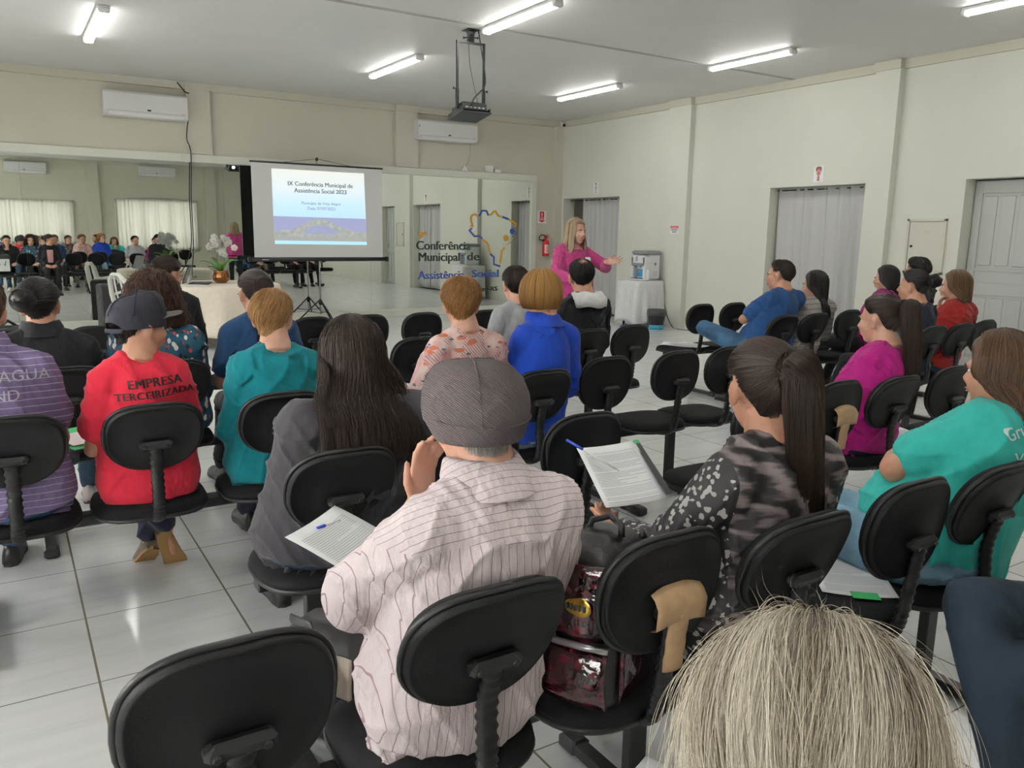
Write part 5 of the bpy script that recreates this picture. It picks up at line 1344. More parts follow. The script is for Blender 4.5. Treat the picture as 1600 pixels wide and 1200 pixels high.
def animal():
    t = NT('animal_print_blouse'); t.set(Roughness=.6); o = t.obj(); q = t.xyz(o)
    w = t.n('ShaderNodeTexWave', i_Vector=t.map(o, (.5, .5, 2.6), (.2, .25, .2)), i_Scale=5.5, i_Distortion=9.0, i_Detail=3.0, i_Detail_Scale=1.6).outputs[1]
    body = t.ramp(t.math('ADD', t.math('MULTIPLY', w, .6), t.math('MULTIPLY', t.noise(t.map(o, (1, 1, 3)), 16, 4), .45)), [(.34, (.012, .011, .012, 1)), (.48, (.035, .030, .031, 1)), (.62, (.12, .095, .098, 1)), (.8, (.19, .16, .165, 1))])
    vo = t.n('ShaderNodeTexVoronoi', i_Vector=o, i_Scale=52.0); n = t.noise(o, 60, 2)
    fl = t.math('LESS_THAN', t.math('ADD', vo.outputs[0], t.math('MULTIPLY', t.math('SUBTRACT', n, .5), 1.1)), .36)
    sl = t.mix(fl, (.014, .013, .014, 1), (.50, .49, .48, 1))
    side = t.math('GREATER_THAN', t.math('ABSOLUTE', t.math('SUBTRACT', q[0], .05)), .185)
    t.col(t.mix(side, body, sl)); t.bump(t.noise(t.map(o, (1, 1, .6)), 15, 3), .4, .04); return t.m
def pinkfloral():
    t = NT('pink_floral_blouse'); t.set(Roughness=.8); o = t.obj()
    base = t.ramp(t.noise(o, 9, 2), [(.40, (.56, .29, .29, 1)), (.50, (.66, .50, .45, 1)), (.62, (.60, .36, .35, 1))])
    w = t.n('ShaderNodeTexWave', i_Vector=t.map(o, (1, 1, 1), (.4, .6, .3)), i_Scale=28.0, i_Distortion=3.0).outputs[1]
    m1 = t.math('MULTIPLY', t.math('GREATER_THAN', t.noise(t.map(o, (1, 1, 1), (0, 0, 0), (3, 1, 2)), 8, 2), .54), t.math('GREATER_THAN', w, .75))
    c = t.mix(m1, base, (.30, .14, .16, 1))
    v1 = t.n('ShaderNodeTexVoronoi', i_Vector=t.map(o, (1, 1, 2.2), (.2, .5, .6)), i_Scale=12.0).outputs[0]
    c = t.mix(t.math('LESS_THAN', t.math('ADD', v1, t.math('MULTIPLY', t.math('SUBTRACT', t.noise(o, 40, 2), .5), .4)), .27), c, (.45, .13, .07, 1))
    v2 = t.n('ShaderNodeTexVoronoi', i_Vector=t.map(o, (1, 1, 2.6), (.8, .1, .3), (2, 5, 1)), i_Scale=14.0).outputs[0]
    c = t.mix(t.math('LESS_THAN', t.math('ADD', v2, t.math('MULTIPLY', t.math('SUBTRACT', t.noise(o, 50, 2), .5), .4)), .17), c, (.07, .10, .15, 1))
    t.col(c); t.bump(t.noise(o, 15, 3), .4, .04); return t.m
C = {}
for n, c in dict(red=(.50, .018, .04), teal=(.003, .155, .185), grey=(.36, .37, .38), royal=(.008, .045, .34), blackj=(.010, .011, .013), charcoal=(.042, .040, .046), navy=(.010, .016, .032), midnavy=(.012, .045, .115),
                 magenta=(.34, .008, .16), pink=(.36, .042, .155), turq=(.035, .41, .36), blue=(.011, .052, .155), plum=(.20, .01, .10), redsw=(.27, .018, .016), darkgrey=(.03, .03, .033), whitehood=(.68, .68, .67), beige=(.45, .40, .33)).items():
    C[n] = cloth('cloth_' + n, c + (1,), .85, .10, 600, 9)
C['pin'] = pinstripe(); C['purple'] = hstripe('purple_stripe_polo', (.155, .115, .235, 1), (.48, .45, .55, 1), .0235, .11)
C['floral'] = spots('teal_floral_blouse', (.008, .07, .115, 1), [((.62, .60, .55, 1), 24.0, .30), ((.42, .04, .05, 1), 27.0, .22), ((.01, .015, .02, 1), 22.0, .20)], 15, (1, 1, .7))
C['pinkfl'] = pinkfloral(); C['animal'] = animal(); C['stripe'] = hstripe('striped_blouse', (.33, .31, .28, 1), (.16, .15, .145, 1), .045, .22)
prtblack = plain('print_black', (.02, .012, .012, 1), .8); prtwhite = plain('print_white', (.70, .76, .74, 1), .8); prtgrey = plain('print_grey', (.46, .44, .50, 1), .8)

def cap_obj(b, kind, mat):
    H = b.H; mb = MB(); n = 36
    an = np.arange(n) * 2 * PI / n
    if kind == 'flat':
        def pt(z, k, a, out=1.0):
            sn = math.sin(a); zz = z + .014 * max(0, sn) * k - .016 * max(0, -sn) * k
            if sn > 0 and z < 0: zz += .045 * sn
            return H((.099 * k * out * math.cos(a), .117 * k * out * sn - .006, zz))
        ZK = ((-.034, .80), (-.030, .87), (-.016, .95), (.006, 1.03), (.030, 1.07), (.056, 1.05), (.088, .945), (.110, .76), (.121, .47), (.1245, .06))
        mb.loft([[pt(z, k * (1 + .012 * math.sin(a * 3 + z * 40)), a) for a in an] for z, k in ZK], cap=True)
        o = mb.obj('flat_cap', mat, b.root)
        for a0 in (1.5 * PI - .35, 1.5 * PI + 1.75, 1.5 * PI - 2.2):
            MB().tube([pt(z, k, a0, 1.004) for z, k in ZK[3:]], .0017, 6).obj('seam', mat, o)
        MB().tube([pt(.018 - .012 * math.cos(a - 1.5 * PI), 1.048, a, 1.006) for a in np.linspace(1.5 * PI - 1.3, 1.5 * PI + 1.3, 20)], .0017, 6).obj('seam', mat, o)
    else:
        rings = []
        for z, k in ((-.006, 1.0), (.03, 1.02), (.06, .99), (.09, .86), (.112, .62), (.124, .34), (.128, .04)):
            ring = []
            for a in an:
                fr = max(0, math.sin(a)); bk = max(0, -math.sin(a))
                zz = z + .012 * fr + .018 * fr * sstep(.7, 1, k) * 0 + .014 * fr * (1 if .08 < z < .12 else 0)
                if z < .0 and math.sin(a) < -.82: zz += .030 * math.sqrt(max(0, 1 - ((abs(a - 1.5 * PI)) / .60) ** 2))
                ring.append(H((.0865 * k * math.cos(a), .110 * k * math.sin(a) - .012, zz - .012 * bk)))
            rings.append(ring)
        o = mb.loft(rings, cap=False).obj('baseball_cap', mat, b.root)
        st = [H((.0872 * math.cos(a), .111 * math.sin(a) - .012, -.020)) for a in np.linspace(1.5 * PI - .7, 1.5 * PI + .7, 12)]
        MB().tube(st, .009, 8, sx=.35, up=(0, 0, 1)).obj('strap', mat, o)
        for k in range(6):
            a0 = PI / 2 + k * PI / 3; P = [H((.0865 * kk * 1.008 * math.cos(a0), .110 * kk * 1.008 * math.sin(a0) - .012, z + .012 * max(0, math.sin(a0)) + .0015 - .012 * max(0, -math.sin(a0)) + (.014 * max(0, math.sin(a0)) if .08 < z < .12 else 0))) for z, kk in ((.045, 1.0), (.06, .99), (.09, .86), (.112, .62), (.124, .34), (.128, .06))]
            MB().tube(P, .0016, 6).obj('seam', mat, o)
        MB().ell(H((0, -.012, .130)), (.009, .009, .005)).obj('button', mat, o)
        g = []
        for kk in np.linspace(0, 1, 6): g.append([H((.082 * math.sin(u) * (1 - .04 * kk), .080 * math.cos(u) * .62 + .035 + .085 * kk * math.cos(u) ** .55, .050 + .012 * kk - .022 * math.sin(u) ** 2)) for u in np.linspace(-1.42, 1.42, 16)])
        q = MB().grid(g).obj('brim', plain('brim_grey', (.11, .095, .10, 1), .85), o, fix=False); sd = q.modifiers.new('s', 'SOLIDIFY'); sd.thickness = .004
    return o
t = NT('herringbone_tweed'); t.set(Roughness=.9); o = t.obj(); q = t.xyz(o)
w = t.n('ShaderNodeTexWave', i_Vector=t.map(o, (1, .25, 1), (0, .8, .3)), i_Scale=95.0, i_Distortion=1.2, i_Detail=2.0, i_Detail_Scale=4.0).outputs[1]
t.col(t.mix(t.noise(o, 260, 2), t.ramp(w, [(.3, (.045, .036, .038, 1)), (.7, (.13, .105, .11, 1))]), (.085, .068, .072, 1))); t.bump(w, .4, .006); C['tweed'] = t.m
C['capnavy'] = plain('cap_navy', (.022, .022, .034, 1), .85, noise=.15, nsc=50, bump=.1)

def glasses(b):
    H = b.H; mb = MB()
    for q in (-1, 1):
        P = [H((q * .032 + .022 * math.cos(a), .100, -.003 + .017 * math.sin(a))) for a in np.linspace(0, 2 * PI, 15)]
        mb.tube(P, .0016, 6); mb.tube([H((q * .054, .098, .004)), H((q * .076, .06, .004)), H((q * .079, -.01, .002))], .0016, 6)
    mb.tube([H((-.010, .101, 0)), H((.010, .101, 0))], .0016, 6); mb.obj('glasses', M['black'], b.root)

# ------------------------------------------------------------ the audience
DENIM['ink'] = denim('ink', (.006, .018, .032))
old = person('old man in tweed flat cap and pinstriped shirt, seen from behind in the near row', (.69, 1.40), (.755, 1.33, 1.10), -.12, .20, .0, g=1.02, sw=.148, belly=.04, bust=0, skin='fair', hs=1.0,
             arms=({'e': (.12, .16, -.20), 'w': (.035, .11, .895), 'd': (.2, .1, 1), 'n': (.3, -1, 0)}, 'lap'), sleeve='elbow', sleeve_r=1.22, shirt=C['pin'], pants=M['trouser'], shoes=M['shoeblack'], legs={'L': ((-.03, .36, .51), (-.02, .50, .09)), 'R': ((.14, .36, .51), (.14, .50, .09))},
             hairspec=dict(style='crop', mat=HM['grey'], n=1500, th=.004, rad=.0008, opts=dict(tmin=78, nape=8)), vox=.007, wr=.0038, hem=-.05, collar=C['pin'], brow='grey', shirt_off=.020)
cap_obj(old, 'flat', C['tweed'])
black = person('woman with long straight black hair over a charcoal jacket, in front of the old man', (.78, 2.38), (.885, 2.33, 1.075), -.05, .12, -.04, g=1.32, sw=.192, arms=('lap', 'lap'), sleeve='long', shirt=C['charcoal'], pants=DENIM['dark'],
               shoes=M['shoeblack'], hairspec=dict(style='long', mat=HM['darkbrown'], n=2600, th=.017, L=.31, rad=.0012, opts=dict(flare=.06, width=1.42, wave=.003, fly=.004)), vox=.0075, wr=.005, hem=-.03, legs={'L': ((.03, .40, .505), (.05, .66, .09), (0, 1, 0), (-.07, -.04, .535)), 'R': ((.17, .40, .505), (.19, .66, .09))}, sleeve_r=1.28, shirt_off=.022)
redcap = person('slim person in navy baseball cap and red shirt with lettering on the back', (.41, 3.27), (.406, 3.20, 1.105), -1.15, .10, -.05, g=.95, sw=.130, arms=('lap', 'lap'), sleeve='short', sleeve_r=1.15, shirt=C['red'], pants=M['navytr'],
                shoes=M['shoebrown'], hairspec=dict(style='crop', mat=HM['black'], n=700, th=.006, rad=.0011, opts=dict(tmin=76, nape=10)), hem=-.06, legs={'L': ((-.08, .36, .50), (.10, .33, .19), (.30, .35, -.9)), 'R': ((.10, .36, .50), (.03, .40, .13), (-.15, .75, -.6))}, shirt_off=.018)
cap_obj(redcap, 'baseball', C['capnavy'])
purple = person('man in purple striped polo with lettering, half out of the picture at the left edge', (-.03, 3.27), (-.085, 3.20, 1.169), 0, .08, g=1.15, sw=.168, skin='fair', arms=('lap', 'lap'), sleeve='short', sleeve_r=1.15, shirt=C['purple'], pants=DENIM['mid'], shoes=M['shoeblack'],
                hairspec=dict(style='crop', mat=HM['brown'], n=900, th=.009, rad=.0011), collar=C['purple'], legs={'L': ((-.20, .41, .49), (-.22, .74, .09)), 'R': ((-.02, .41, .49), (-.04, .74, .09))}, hem=-.03, bust=0, hs=1.0)
teal = person('woman with short copper hair in plain teal long sleeved top', (.87, 3.27), (.888, 3.20, 1.112), -.45, .12, .0, g=1.05, sw=.145, skin='fair', hs=.93, arms=('lap', 'lap'), sleeve='long', shirt=C['teal'], pants=M['navytr'], shoes=M['shoeblack'],
              hairspec=dict(style='short', mat=HM['copper'], n=2600, th=.011, rad=.0011, opts=dict(whorl=.5)), brow='ltbrown', hem=-.04, legs={'L': ((.03, .40, .50), (.06, .66, .09), (0, 1, 0), (-.06, -.04, .535)), 'R': ((.17, .40, .50), (.20, .66, .09))})
navypt = person('woman with long dark ponytail in navy top, beside the round table', (1.10, 4.24), (1.13, 4.38, 1.12), .05, .1, g=1.05, sw=.155, arms=('lap', 'lap'), sleeve='short', shirt=C['midnavy'], pants=M['trouser'], shoes=M['shoeblack'], sleeve_r=1.15,
                hairspec=dict(style='tied', mat=HM['darkbrown'], n=900, th=.010, rad=.0014, opts=dict(tie=(76, 180), tail=[(0, -.045, -.03), (.0, -.06, -.20), (-.02, -.05, -.36)], tail_r=.032)))
glasses(navypt)
bun = person('woman with dark hair in a low bun and black jacket, near the left edge', (.20, 4.24), (.125, 4.16, 1.105), -.15, .12, -.05, g=1.2, sw=.190, arms=('chin', 'lap'), sleeve='long', shirt=C['blackj'], pants=DENIM['dark'], shoes=M['shoewhite'],
             hairspec=dict(style='tied', mat=HM['black'], n=1200, th=.016, rad=.0014, opts=dict(tie=(92, -158), bun=.046)), collar=C['blackj'])
curly = person('woman with curly brown hair in teal floral blouse, partly behind the navy cap', (.64, 4.24), (.615, 4.30, 1.10), 0, .12, g=1.15, sw=.16, skin='fair', arms=('lap', 'lap'), sleeve='elbow', sleeve_r=1.2, shirt=C['floral'], pants=M['trouser'], shoes=M['shoeblack'],
               hairspec=dict(style='curly', mat=HM['curl'], n=1500, th=.034, L=.14, rad=.0020, opts=dict(curl=.011, back=False, flare=.15, fly=.02, sweep=.4)))
jacket = person('dark haired woman in black jacket over pink top leaning beside the round table, looking right', (.90, 5.74), (.90, 5.62, 1.155), -1.05, .25, .0, g=1.1, sw=.16, arms=('lap', 'lap'), sleeve='long', shirt=C['blackj'], pants=M['trouser'], shoes=M['shoeblack'],
                hairspec=dict(style='tied', mat=HM['darkbrown'], n=800, th=.014, rad=.0016, opts=dict(tie=(100, 180), bun=.035)))
MB().prism([(-.05, -.15), (.05, -.15), (.062, .12), (-.062, .12)], jacket.spine(.62) + V(0, .155, 0), (1, 0, 0), (0, -.1, 1), (0, 1, 0), .012, bev=.004).obj('pink_top', plain('pale_pink_top', (.55, .27, .28, 1), .8), jacket.root)
pinkfl = person('woman with short auburn hair in pink leaf patterned blouse', (1.62, 3.24), (1.785, 3.29, 1.13), -.30, .12, g=1.05, sw=.145, skin='fair', arms=('paper', 'paper'), sleeve='elbow', sleeve_r=1.25, shirt=C['pinkfl'], pants=M['khaki'], shoes=M['shoeblack'],
                hairspec=dict(style='short', mat=HM['auburn'], n=2800, th=.015, rad=.0011, opts=dict(whorl=.4)), brow='brown', collar=None)
glasses(pinkfl)
grey = person('man with cropped dark hair in grey t-shirt, facing the mirror', (2.83, 4.44), (2.86, 4.52, 1.12), -.30, .1, g=1.1, sw=.165, skin='fair', bust=0, hs=1.0, arms=('lap', 'lap'), sleeve='short', shirt=C['grey'], pants=DENIM['dark'], shoes=M['shoeblack'],
              hairspec=dict(style='crop', mat=HM['darkbrown'], n=1400, th=.009, rad=.0013))
polo = person('woman with honey blonde bob in royal blue polo shirt', (2.05, 3.24), (2.205, 3.25, 1.155), -.55, .08, g=1.12, sw=.15, skin='fair', arms=('lap', 'lap'), sleeve='long', shirt=C['royal'], pants=DENIM['pale'], shoes=M['shoeblack'],
              hairspec=dict(style='bob', mat=HM['honey'], n=2600, th=.024, L=.075, rad=.0011, opts=dict(inward=.10, back=False, sweep=.8)), brow='ltbrown', collar=C['royal'], hem=-.03)
hood = person('man with thinning dark hair in black hooded jacket with white hood lining', (3.24, 4.44), (3.385, 4.50, 1.165), -.48, .1, g=1.15, sw=.165, skin='warm', bust=0, hs=1.0, arms=('lap', 'lap'), sleeve='long', shirt=C['blackj'], pants=M['trouser'], shoes=M['shoeblack'],
              hairspec=dict(style='crop', mat=HM['black'], n=1400, th=.009, rad=.0013))
n = 30; an = np.linspace(0, 2 * PI, n, endpoint=False); rings = []
for r_, z, dy in ((.070, -.015, .0), (.088, .022, -.004), (.106, .022, -.022), (.128, -.022, -.05), (.122, -.075, -.055), (.10, -.07, -.03)):
    rings.append(hood.NB + np.stack([r_ * np.cos(an), r_ * .92 * np.sin(an) + dy, z - .05 * np.clip(np.sin(an), 0, 1) + .006 * np.sin(an * 5)], 1))
MB().loft(rings, cap=False).obj('hood', C['whitehood'], hood.root)
MB().ell(hood.H((0, -.070, .092)), (.034, .032, .024), hood.H.R @ rotm(0, -.7)).obj('bald_spot', SK['warm'], hood.root)
bluet = person('heavy man with short hair in blue t-shirt and jeans, arms folded, in profile at right', (5.30, 4.56), (5.40, 4.48, 1.155), .35, .02, g=1.25, sw=.175, belly=.07, skin='warm', bust=0, hs=1.03, arms=('fold', 'fold'), sleeve='short', sleeve_r=1.2, shirt=C['blue'], pants=DENIM['mid'], shoes=M['shoeblack'],
               legs={'L': ((-.30, .33, .70), (.10, .44, .60), (.9, .2, .1)), 'R': ((.14, .38, .52), (.14, .40, .09))}, hairspec=dict(style='crop', mat=HM['darkbrown'], n=1200, th=.010, rad=.0013), hem=-.02)
stripe = person('woman with long black hair in grey striped blouse beside the blue t-shirt', (5.68, 4.56), (5.77, 4.42, 1.075), .25, .1, g=1.0, sw=.15, skin='fair', arms=('lap', 'lap'), sleeve='long', shirt=C['stripe'], pants=M['khaki'], shoes=M['shoewhite'],
                hairspec=dict(style='long', mat=HM['black'], n=1200, th=.013, L=.30, rad=.0017, opts=dict(width=.95)))
plum = person('woman with straight dark hair in plum top, behind the magenta ponytail', (6.58, 4.56), (6.80, 4.45, 1.11), .30, .08, g=1.0, sw=.15, skin='fair', arms=('lap', 'lap'), sleeve='long', shirt=C['plum'], pants=M['trouser'], shoes=M['shoeblack'],
              hairspec=dict(style='long', mat=HM['black'], n=1000, th=.013, L=.20, rad=.0017))
curlydk = person('dark haired person mostly hidden behind the woman in navy top', (7.02, 4.56), (7.28, 4.46, 1.17), .3, .05, g=1.1, sw=.16, skin='warm', arms=('lap', 'lap'), sleeve='long', shirt=C['darkgrey'], pants=M['trouser'], shoes=M['shoeblack'],
                 hairspec=dict(style='short', mat=HM['black'], n=700, th=.026, rad=.002))
navyw = person('woman with dark hair pinned up in navy top, in profile at right', (5.70, 3.56), (5.72, 3.52, 1.12), .22, .02, g=1.15, sw=.16, skin='warm', arms=('lap', 'lap'), sleeve='long', shirt=C['navy'], pants=M['trouser'], shoes=M['shoeblack'],
               hairspec=dict(style='tied', mat=HM['black'], n=1000, th=.016, rad=.0016, opts=dict(tie=(82, 180), bun=.048)))
redw = person('woman with light brown hair in dark red sweater, hand at her mouth', (6.07, 3.56), (6.21, 3.48, 1.115), .30, .05, g=1.05, sw=.152, skin='fair', arms=('chin', 'lap'), sleeve='long', shirt=C['redsw'], pants=DENIM['dark'], shoes=M['shoeblack'],
              hairspec=dict(style='long', mat=HM['ltbrown'], n=1300, th=.015, L=.14, rad=.0016, opts=dict(back=True)), brow='brown')
mag = person('woman with very long brown ponytail in magenta long sleeved top', (3.42, 2.37), (3.50, 2.30, 1.085), .08, .08, g=1.1, sw=.152, skin='fair', arms=('lap', 'lap'), sleeve='long', shirt=C['magenta'], pants=DENIM['dark'], shoes=M['shoeblack'],
             hairspec=dict(style='tied', mat=HM['darkbrown'], n=1500, th=.010, rad=.0013, opts=dict(tie=(72, 180), tail=[(0, -.045, -.03), (.01, -.07, -.24), (.03, -.07, -.50)], tail_r=.040)), hem=-.05)
blouse = person('woman with brown ponytail in black and mauve animal print blouse, in the near row', (1.49, 1.36), (1.555, 1.32, 1.095), -.42, .10, g=1.15, sw=.162, skin='warm', arms=({'e': (.10, .10, -.20), 'w': (-.10, .30, .66), 'd': (.3, 1, 0), 'n': (.4, 0, 1)}, 'lap'), sleeve='long', sleeve_r=1.25, shirt=C['animal'], pants=M['trouser'], shoes=M['shoeblack'],
                hairspec=dict(style='tied', mat=HM['darkbrown'], n=3000, th=.011, rad=.0009, opts=dict(tie=(72, 172), tail=[(.01, -.035, -.03), (.02, -.055, -.20), (.07, -.05, -.40)], tail_r=.040)), vox=.007, hem=-.06, wr=.006, shirt_off=.018)
MB().ell(blouse.H((-.080, -.002, -.042)), (.004, .004, .004)).obj('earring', M['steel'], blouse.root)
grupo = person('woman with brown hair in turquoise lettered t-shirt and light jeans at the right edge', (2.33, 1.36), (2.455, 1.22, 1.085), -.08, .10, .05, g=1.4, sw=.20, belly=.05, skin='warm', arms=({'e': (.17, .12, -.08), 'w': (.10, .14, .76), 'd': (1, 0, .1), 'n': (0, -1, 0)}, 'chin'), sleeve='short', sleeve_r=1.25, shirt=C['turq'], pants=DENIM['light'], shoes=M['shoeblack'],
               hairspec=dict(style='long', mat=HM['brown'], n=2600, th=.017, L=.30, rad=.0012, opts=dict(wave=.010, flare=.08, fly=.006)), vox=.0075, hem=-.02, shirt_off=.018, wr=.005)
blonde = person('person with grey blonde hair nearest the camera, only the top of the head in view', (.57, .35), (.578, .408, .996), -.90, .10, g=1.05, sw=.155, skin='fair', arms=('lap', 'lap'), sleeve='long', shirt=C['darkgrey'], pants=M['trouser'], shoes=M['shoeblack'],
                hairspec=dict(style='bob', mat=HM['ash'], n=26000, th=.015, L=.14, rad=.00033, opts=dict(back=False, fly=.026, pole=.85, inward=.05, flare=.0, long_front=50, mess=.16)), vox=.007, fwd=None)
jeans = person('person in dark blue jeans at the lower right edge, only the crossed legs in view', (2.19, .69), (2.27, .67, 1.12), .1, .1, g=1.15, sw=.165, skin='warm', bust=0, arms=('lap', 'lap'), sleeve='long', shirt=C['darkgrey'], pants=DENIM['ink'], shoes=M['shoeblack'],
               rz=1.2, fwd=None, legs={'L': ((-.09, .44, .555), (-.04, .34, .09)), 'R': ((.01, .46, .665), (-.20, .47, .27), (-.3, 1, -.2))}, hairspec=dict(style='crop', mat=HM['darkbrown'], n=500, th=.010, rad=.0015))
# lettering and prints on backs
bk = lambda b, x, z: V(x, -.45, z)
wrap_text(redcap.shirt, 'lettering', 'EMPRESA', .044, prtblack, bk(redcap, .020, .902), (1, 0, .05), (-.05, 0, 1), .0017, .002, 1.06)
wrap_text(redcap.shirt, 'lettering', 'TERCEIRIZADA', .038, prtblack, bk(redcap, .020, .862), (1, 0, .05), (-.05, 0, 1), .0014, .002, 1.06)
wrap_text(purple.shirt, 'lettering', 'AGUA', .052, prtgrey, bk(purple, .062, .955), (1, 0, .0), (0, 0, 1), 0, .002, 1.05)
wrap_text(purple.shirt, 'lettering', 'ND', .052, prtgrey, bk(purple, .005, .893), (1, 0, .0), (0, 0, 1), 0)
wrap_text(grupo.shirt, 'lettering', 'Grupo', .054, prtwhite, bk(grupo, .192, .90), (.95, .05, .16), (-.16, 0, .95), .0006)
wrap_text(grupo.shirt, 'lettering', 'Vista', .044, prtwhite, bk(grupo, .185, .822), (1, .1, -.05), (.05, 0, 1), .0005)

# ------------------------------------------------------------ the speaker
spk = person('woman speaking with open arms, long blonde hair and pink blouse, standing before the far doorway', (4.68, 6.32), (4.68, 6.316, 1.487), .10, .02, 0, g=1.05, sw=.155, skin='fair', hs=1.0,
             arms=({'e': (.15, .20, -.15), 'w': (-.04, .42, 1.235), 'd': (-.75, .55, .10), 'n': (.25, .55, .75)}, {'e': (.12, .12, -.22), 'w': (.22, .36, 1.06), 'd': (.2, .9, .1), 'n': (-1, 0, .3)}), sleeve='long', sleeve_r=1.2, shirt=C['pink'], pants=M['trouser'], shoes=M['shoeblack'],
             hairspec=dict(style='long', mat=HM['greyblond'], n=2200, th=.015, L=.26, rad=.0013, opts=dict(back=False, long_front=48, flare=.10, wave=.004)), vox=.0052, stand=True, rz=PI, brow='brown', handcurl=.25, hem=-.12, neck=.5, spread=.02, wr=.0028)
MB().box(spk.spine(.66) + V(-.06, .150, .03), (.06, .004, .035), R=rotm(0, -.2)).obj('name_badge', M['paper'], spk.root, smooth=False)
# ------------------------------------------------------------ things the audience brought
def printed_sheet(o, ex, ey, w, h, label, seed=0, band=None, title=True, group=None):
    """a sheet of paper with printed lines; o centre, ex/ey its plane"""
    ex, ey = nrm(ex), nrm(ey); ez = np.cross(ex, ey); r = np.random.RandomState(seed)
    root = empty('printed_sheet', o, 0, label, 'paper', group)
    P = [[ex * (a * w / 2) + ey * (c * h / 2) + ez * (.006 * a * a + .004 * math.sin(c * 2)) for a in np.linspace(-1, 1, 7)] for c in np.linspace(-1, 1, 9)]
    s = MB().grid(P).obj('sheet', M['paper'], root, fix=False); sd = s.modifiers.new('s', 'SOLIDIFY'); sd.thickness = .0006
    L = MB(); y = h * .36
    def line(x0, x1, y, t):
        Q = [[ex * a + ey * (y + d) + ez * (.0012 + .006 * (2 * a / w) ** 2 + .004 * math.sin((y + d) * 4 / h)) for a in np.linspace(x0, x1, 6)] for d in (-t, t)]
        L.grid(Q)
    while y > -h * .44:
        if r.rand() < .12: y -= .006; 
        x1 = w * (.42 if r.rand() < .75 else r.uniform(-.1, .35)); line(-w * .42, x1, y, .0009); y -= .0072
    L.obj('text_lines', M['inkl'], root, fix=False)
    if band:
        B = MB(); B.grid([[ex * (w / 2 + a) + ey * (c * h / 2) + ez * (.004 + .006) for a in (-.004, .016)] for c in np.linspace(-.98, 1.0, 8)]); B.obj('folder_edge', M['black'], root, fix=False)
        B = MB(); B.grid([[ex * (w / 2 + a) + ey * (c * h / 2) + ez * .0108 for a in (-.004, .016)] for c in (.86, .98)]); B.obj('green_mark', M['green'], root, fix=False)
    return root
def pen(a, b_, label):
    a, b_ = V(*a), V(*b_); root = empty('pen', a, 0, label, 'pen'); d = b_ - a
    MB().tube([V(0, 0, 0), d * .68], .0036, 8).obj('barrel', M['white'], root); MB().tube([d * .66, d], [.0046, .0042], 8).obj('pen_cap', plain('pen_blue', (.03, .06, .45, 1), .3), root)
    MB().tube([d * -.06, d * 0], [.001, .0034], 8).obj('pen_tip', M['steel'], root)
printed_sheet((1.525, 1.80, .755), (.93, -.20, .05), (.30, .92, .33), .20, .29, 'printed sheet with black green edged folder held by the woman in animal print blouse', 1, True)
pen((1.50, 1.79, .775), (1.412, 1.925, .845), 'white pen with blue cap lying across the held printed sheet')
printed_sheet((.70, 1.845, .67), (.8, .55, .08), (-.5, .75, .25), .21, .29, 'printed sheet held by the old man at his left elbow', 2)
pen((.70, 1.955, .706), (.63, 1.93, .706), 'blue pen on the sheet beside the old man')
printed_sheet((2.10, 1.40, .459), (.75, -.66, 0), (.66, .75, 0), .21, .30, 'printed sheet with green edge lying on the empty seat behind the light jeans', 3)
g = MB().box((2.005, 1.275, .4625), (.075, .045, .002), R=rotm(-.72)).obj('green_leaflet', M['green'], smooth=False); tag(g, 'green leaflet edge under the sheet on the empty seat', 'leaflet')
printed_sheet((5.40, 5.46, .459), (1, .1, 0), (-.1, 1, 0), .21, .30, 'printed sheet lying on the empty front seat at far right', 4)
printed_sheet((5.28, 5.50, .4595), (.8, .6, 0), (-.6, .8, 0), .21, .30, 'second printed sheet beneath the other on the front seat at far right', 5)
printed_sheet((1.52, 3.52, .705), (.95, .2, 0), (-.2, .95, .15), .21, .30, 'white sheet held by the woman in pink leaf blouse', 6)
printed_sheet((6.42, 3.60, .459), (1, .2, 0), (-.2, 1, 0), .21, .30, 'white sheet lying on the empty seat by the red sweater', 7)
printed_sheet((3.90, 2.40, .459), (1, -.3, 0), (.3, 1, 0), .21, .30, 'white sheet on the empty seat to the right of the magenta top', 8)
root = empty('green_folder', (.185, 3.42, .66), 0, 'green and white leaflet in the hand of the man in purple polo', 'leaflet')
MB().box((0, 0, 0), (.15, .21, .004), R=rotm(.5, -.15)).obj('cover', plain('leaflet_green', (.03, .42, .13, 1), .5), root, smooth=False)
MB().box((.0, -.02, .004), (.10, .12, .002), R=rotm(.5, -.15)).obj('page', M['paper'], root, smooth=False)
printed_sheet((.94, .92, .458), (.9, .3, 0), (-.3, .9, 0), .15, .21, 'white sheet on the floor row seat beside the grey blonde head', 9)

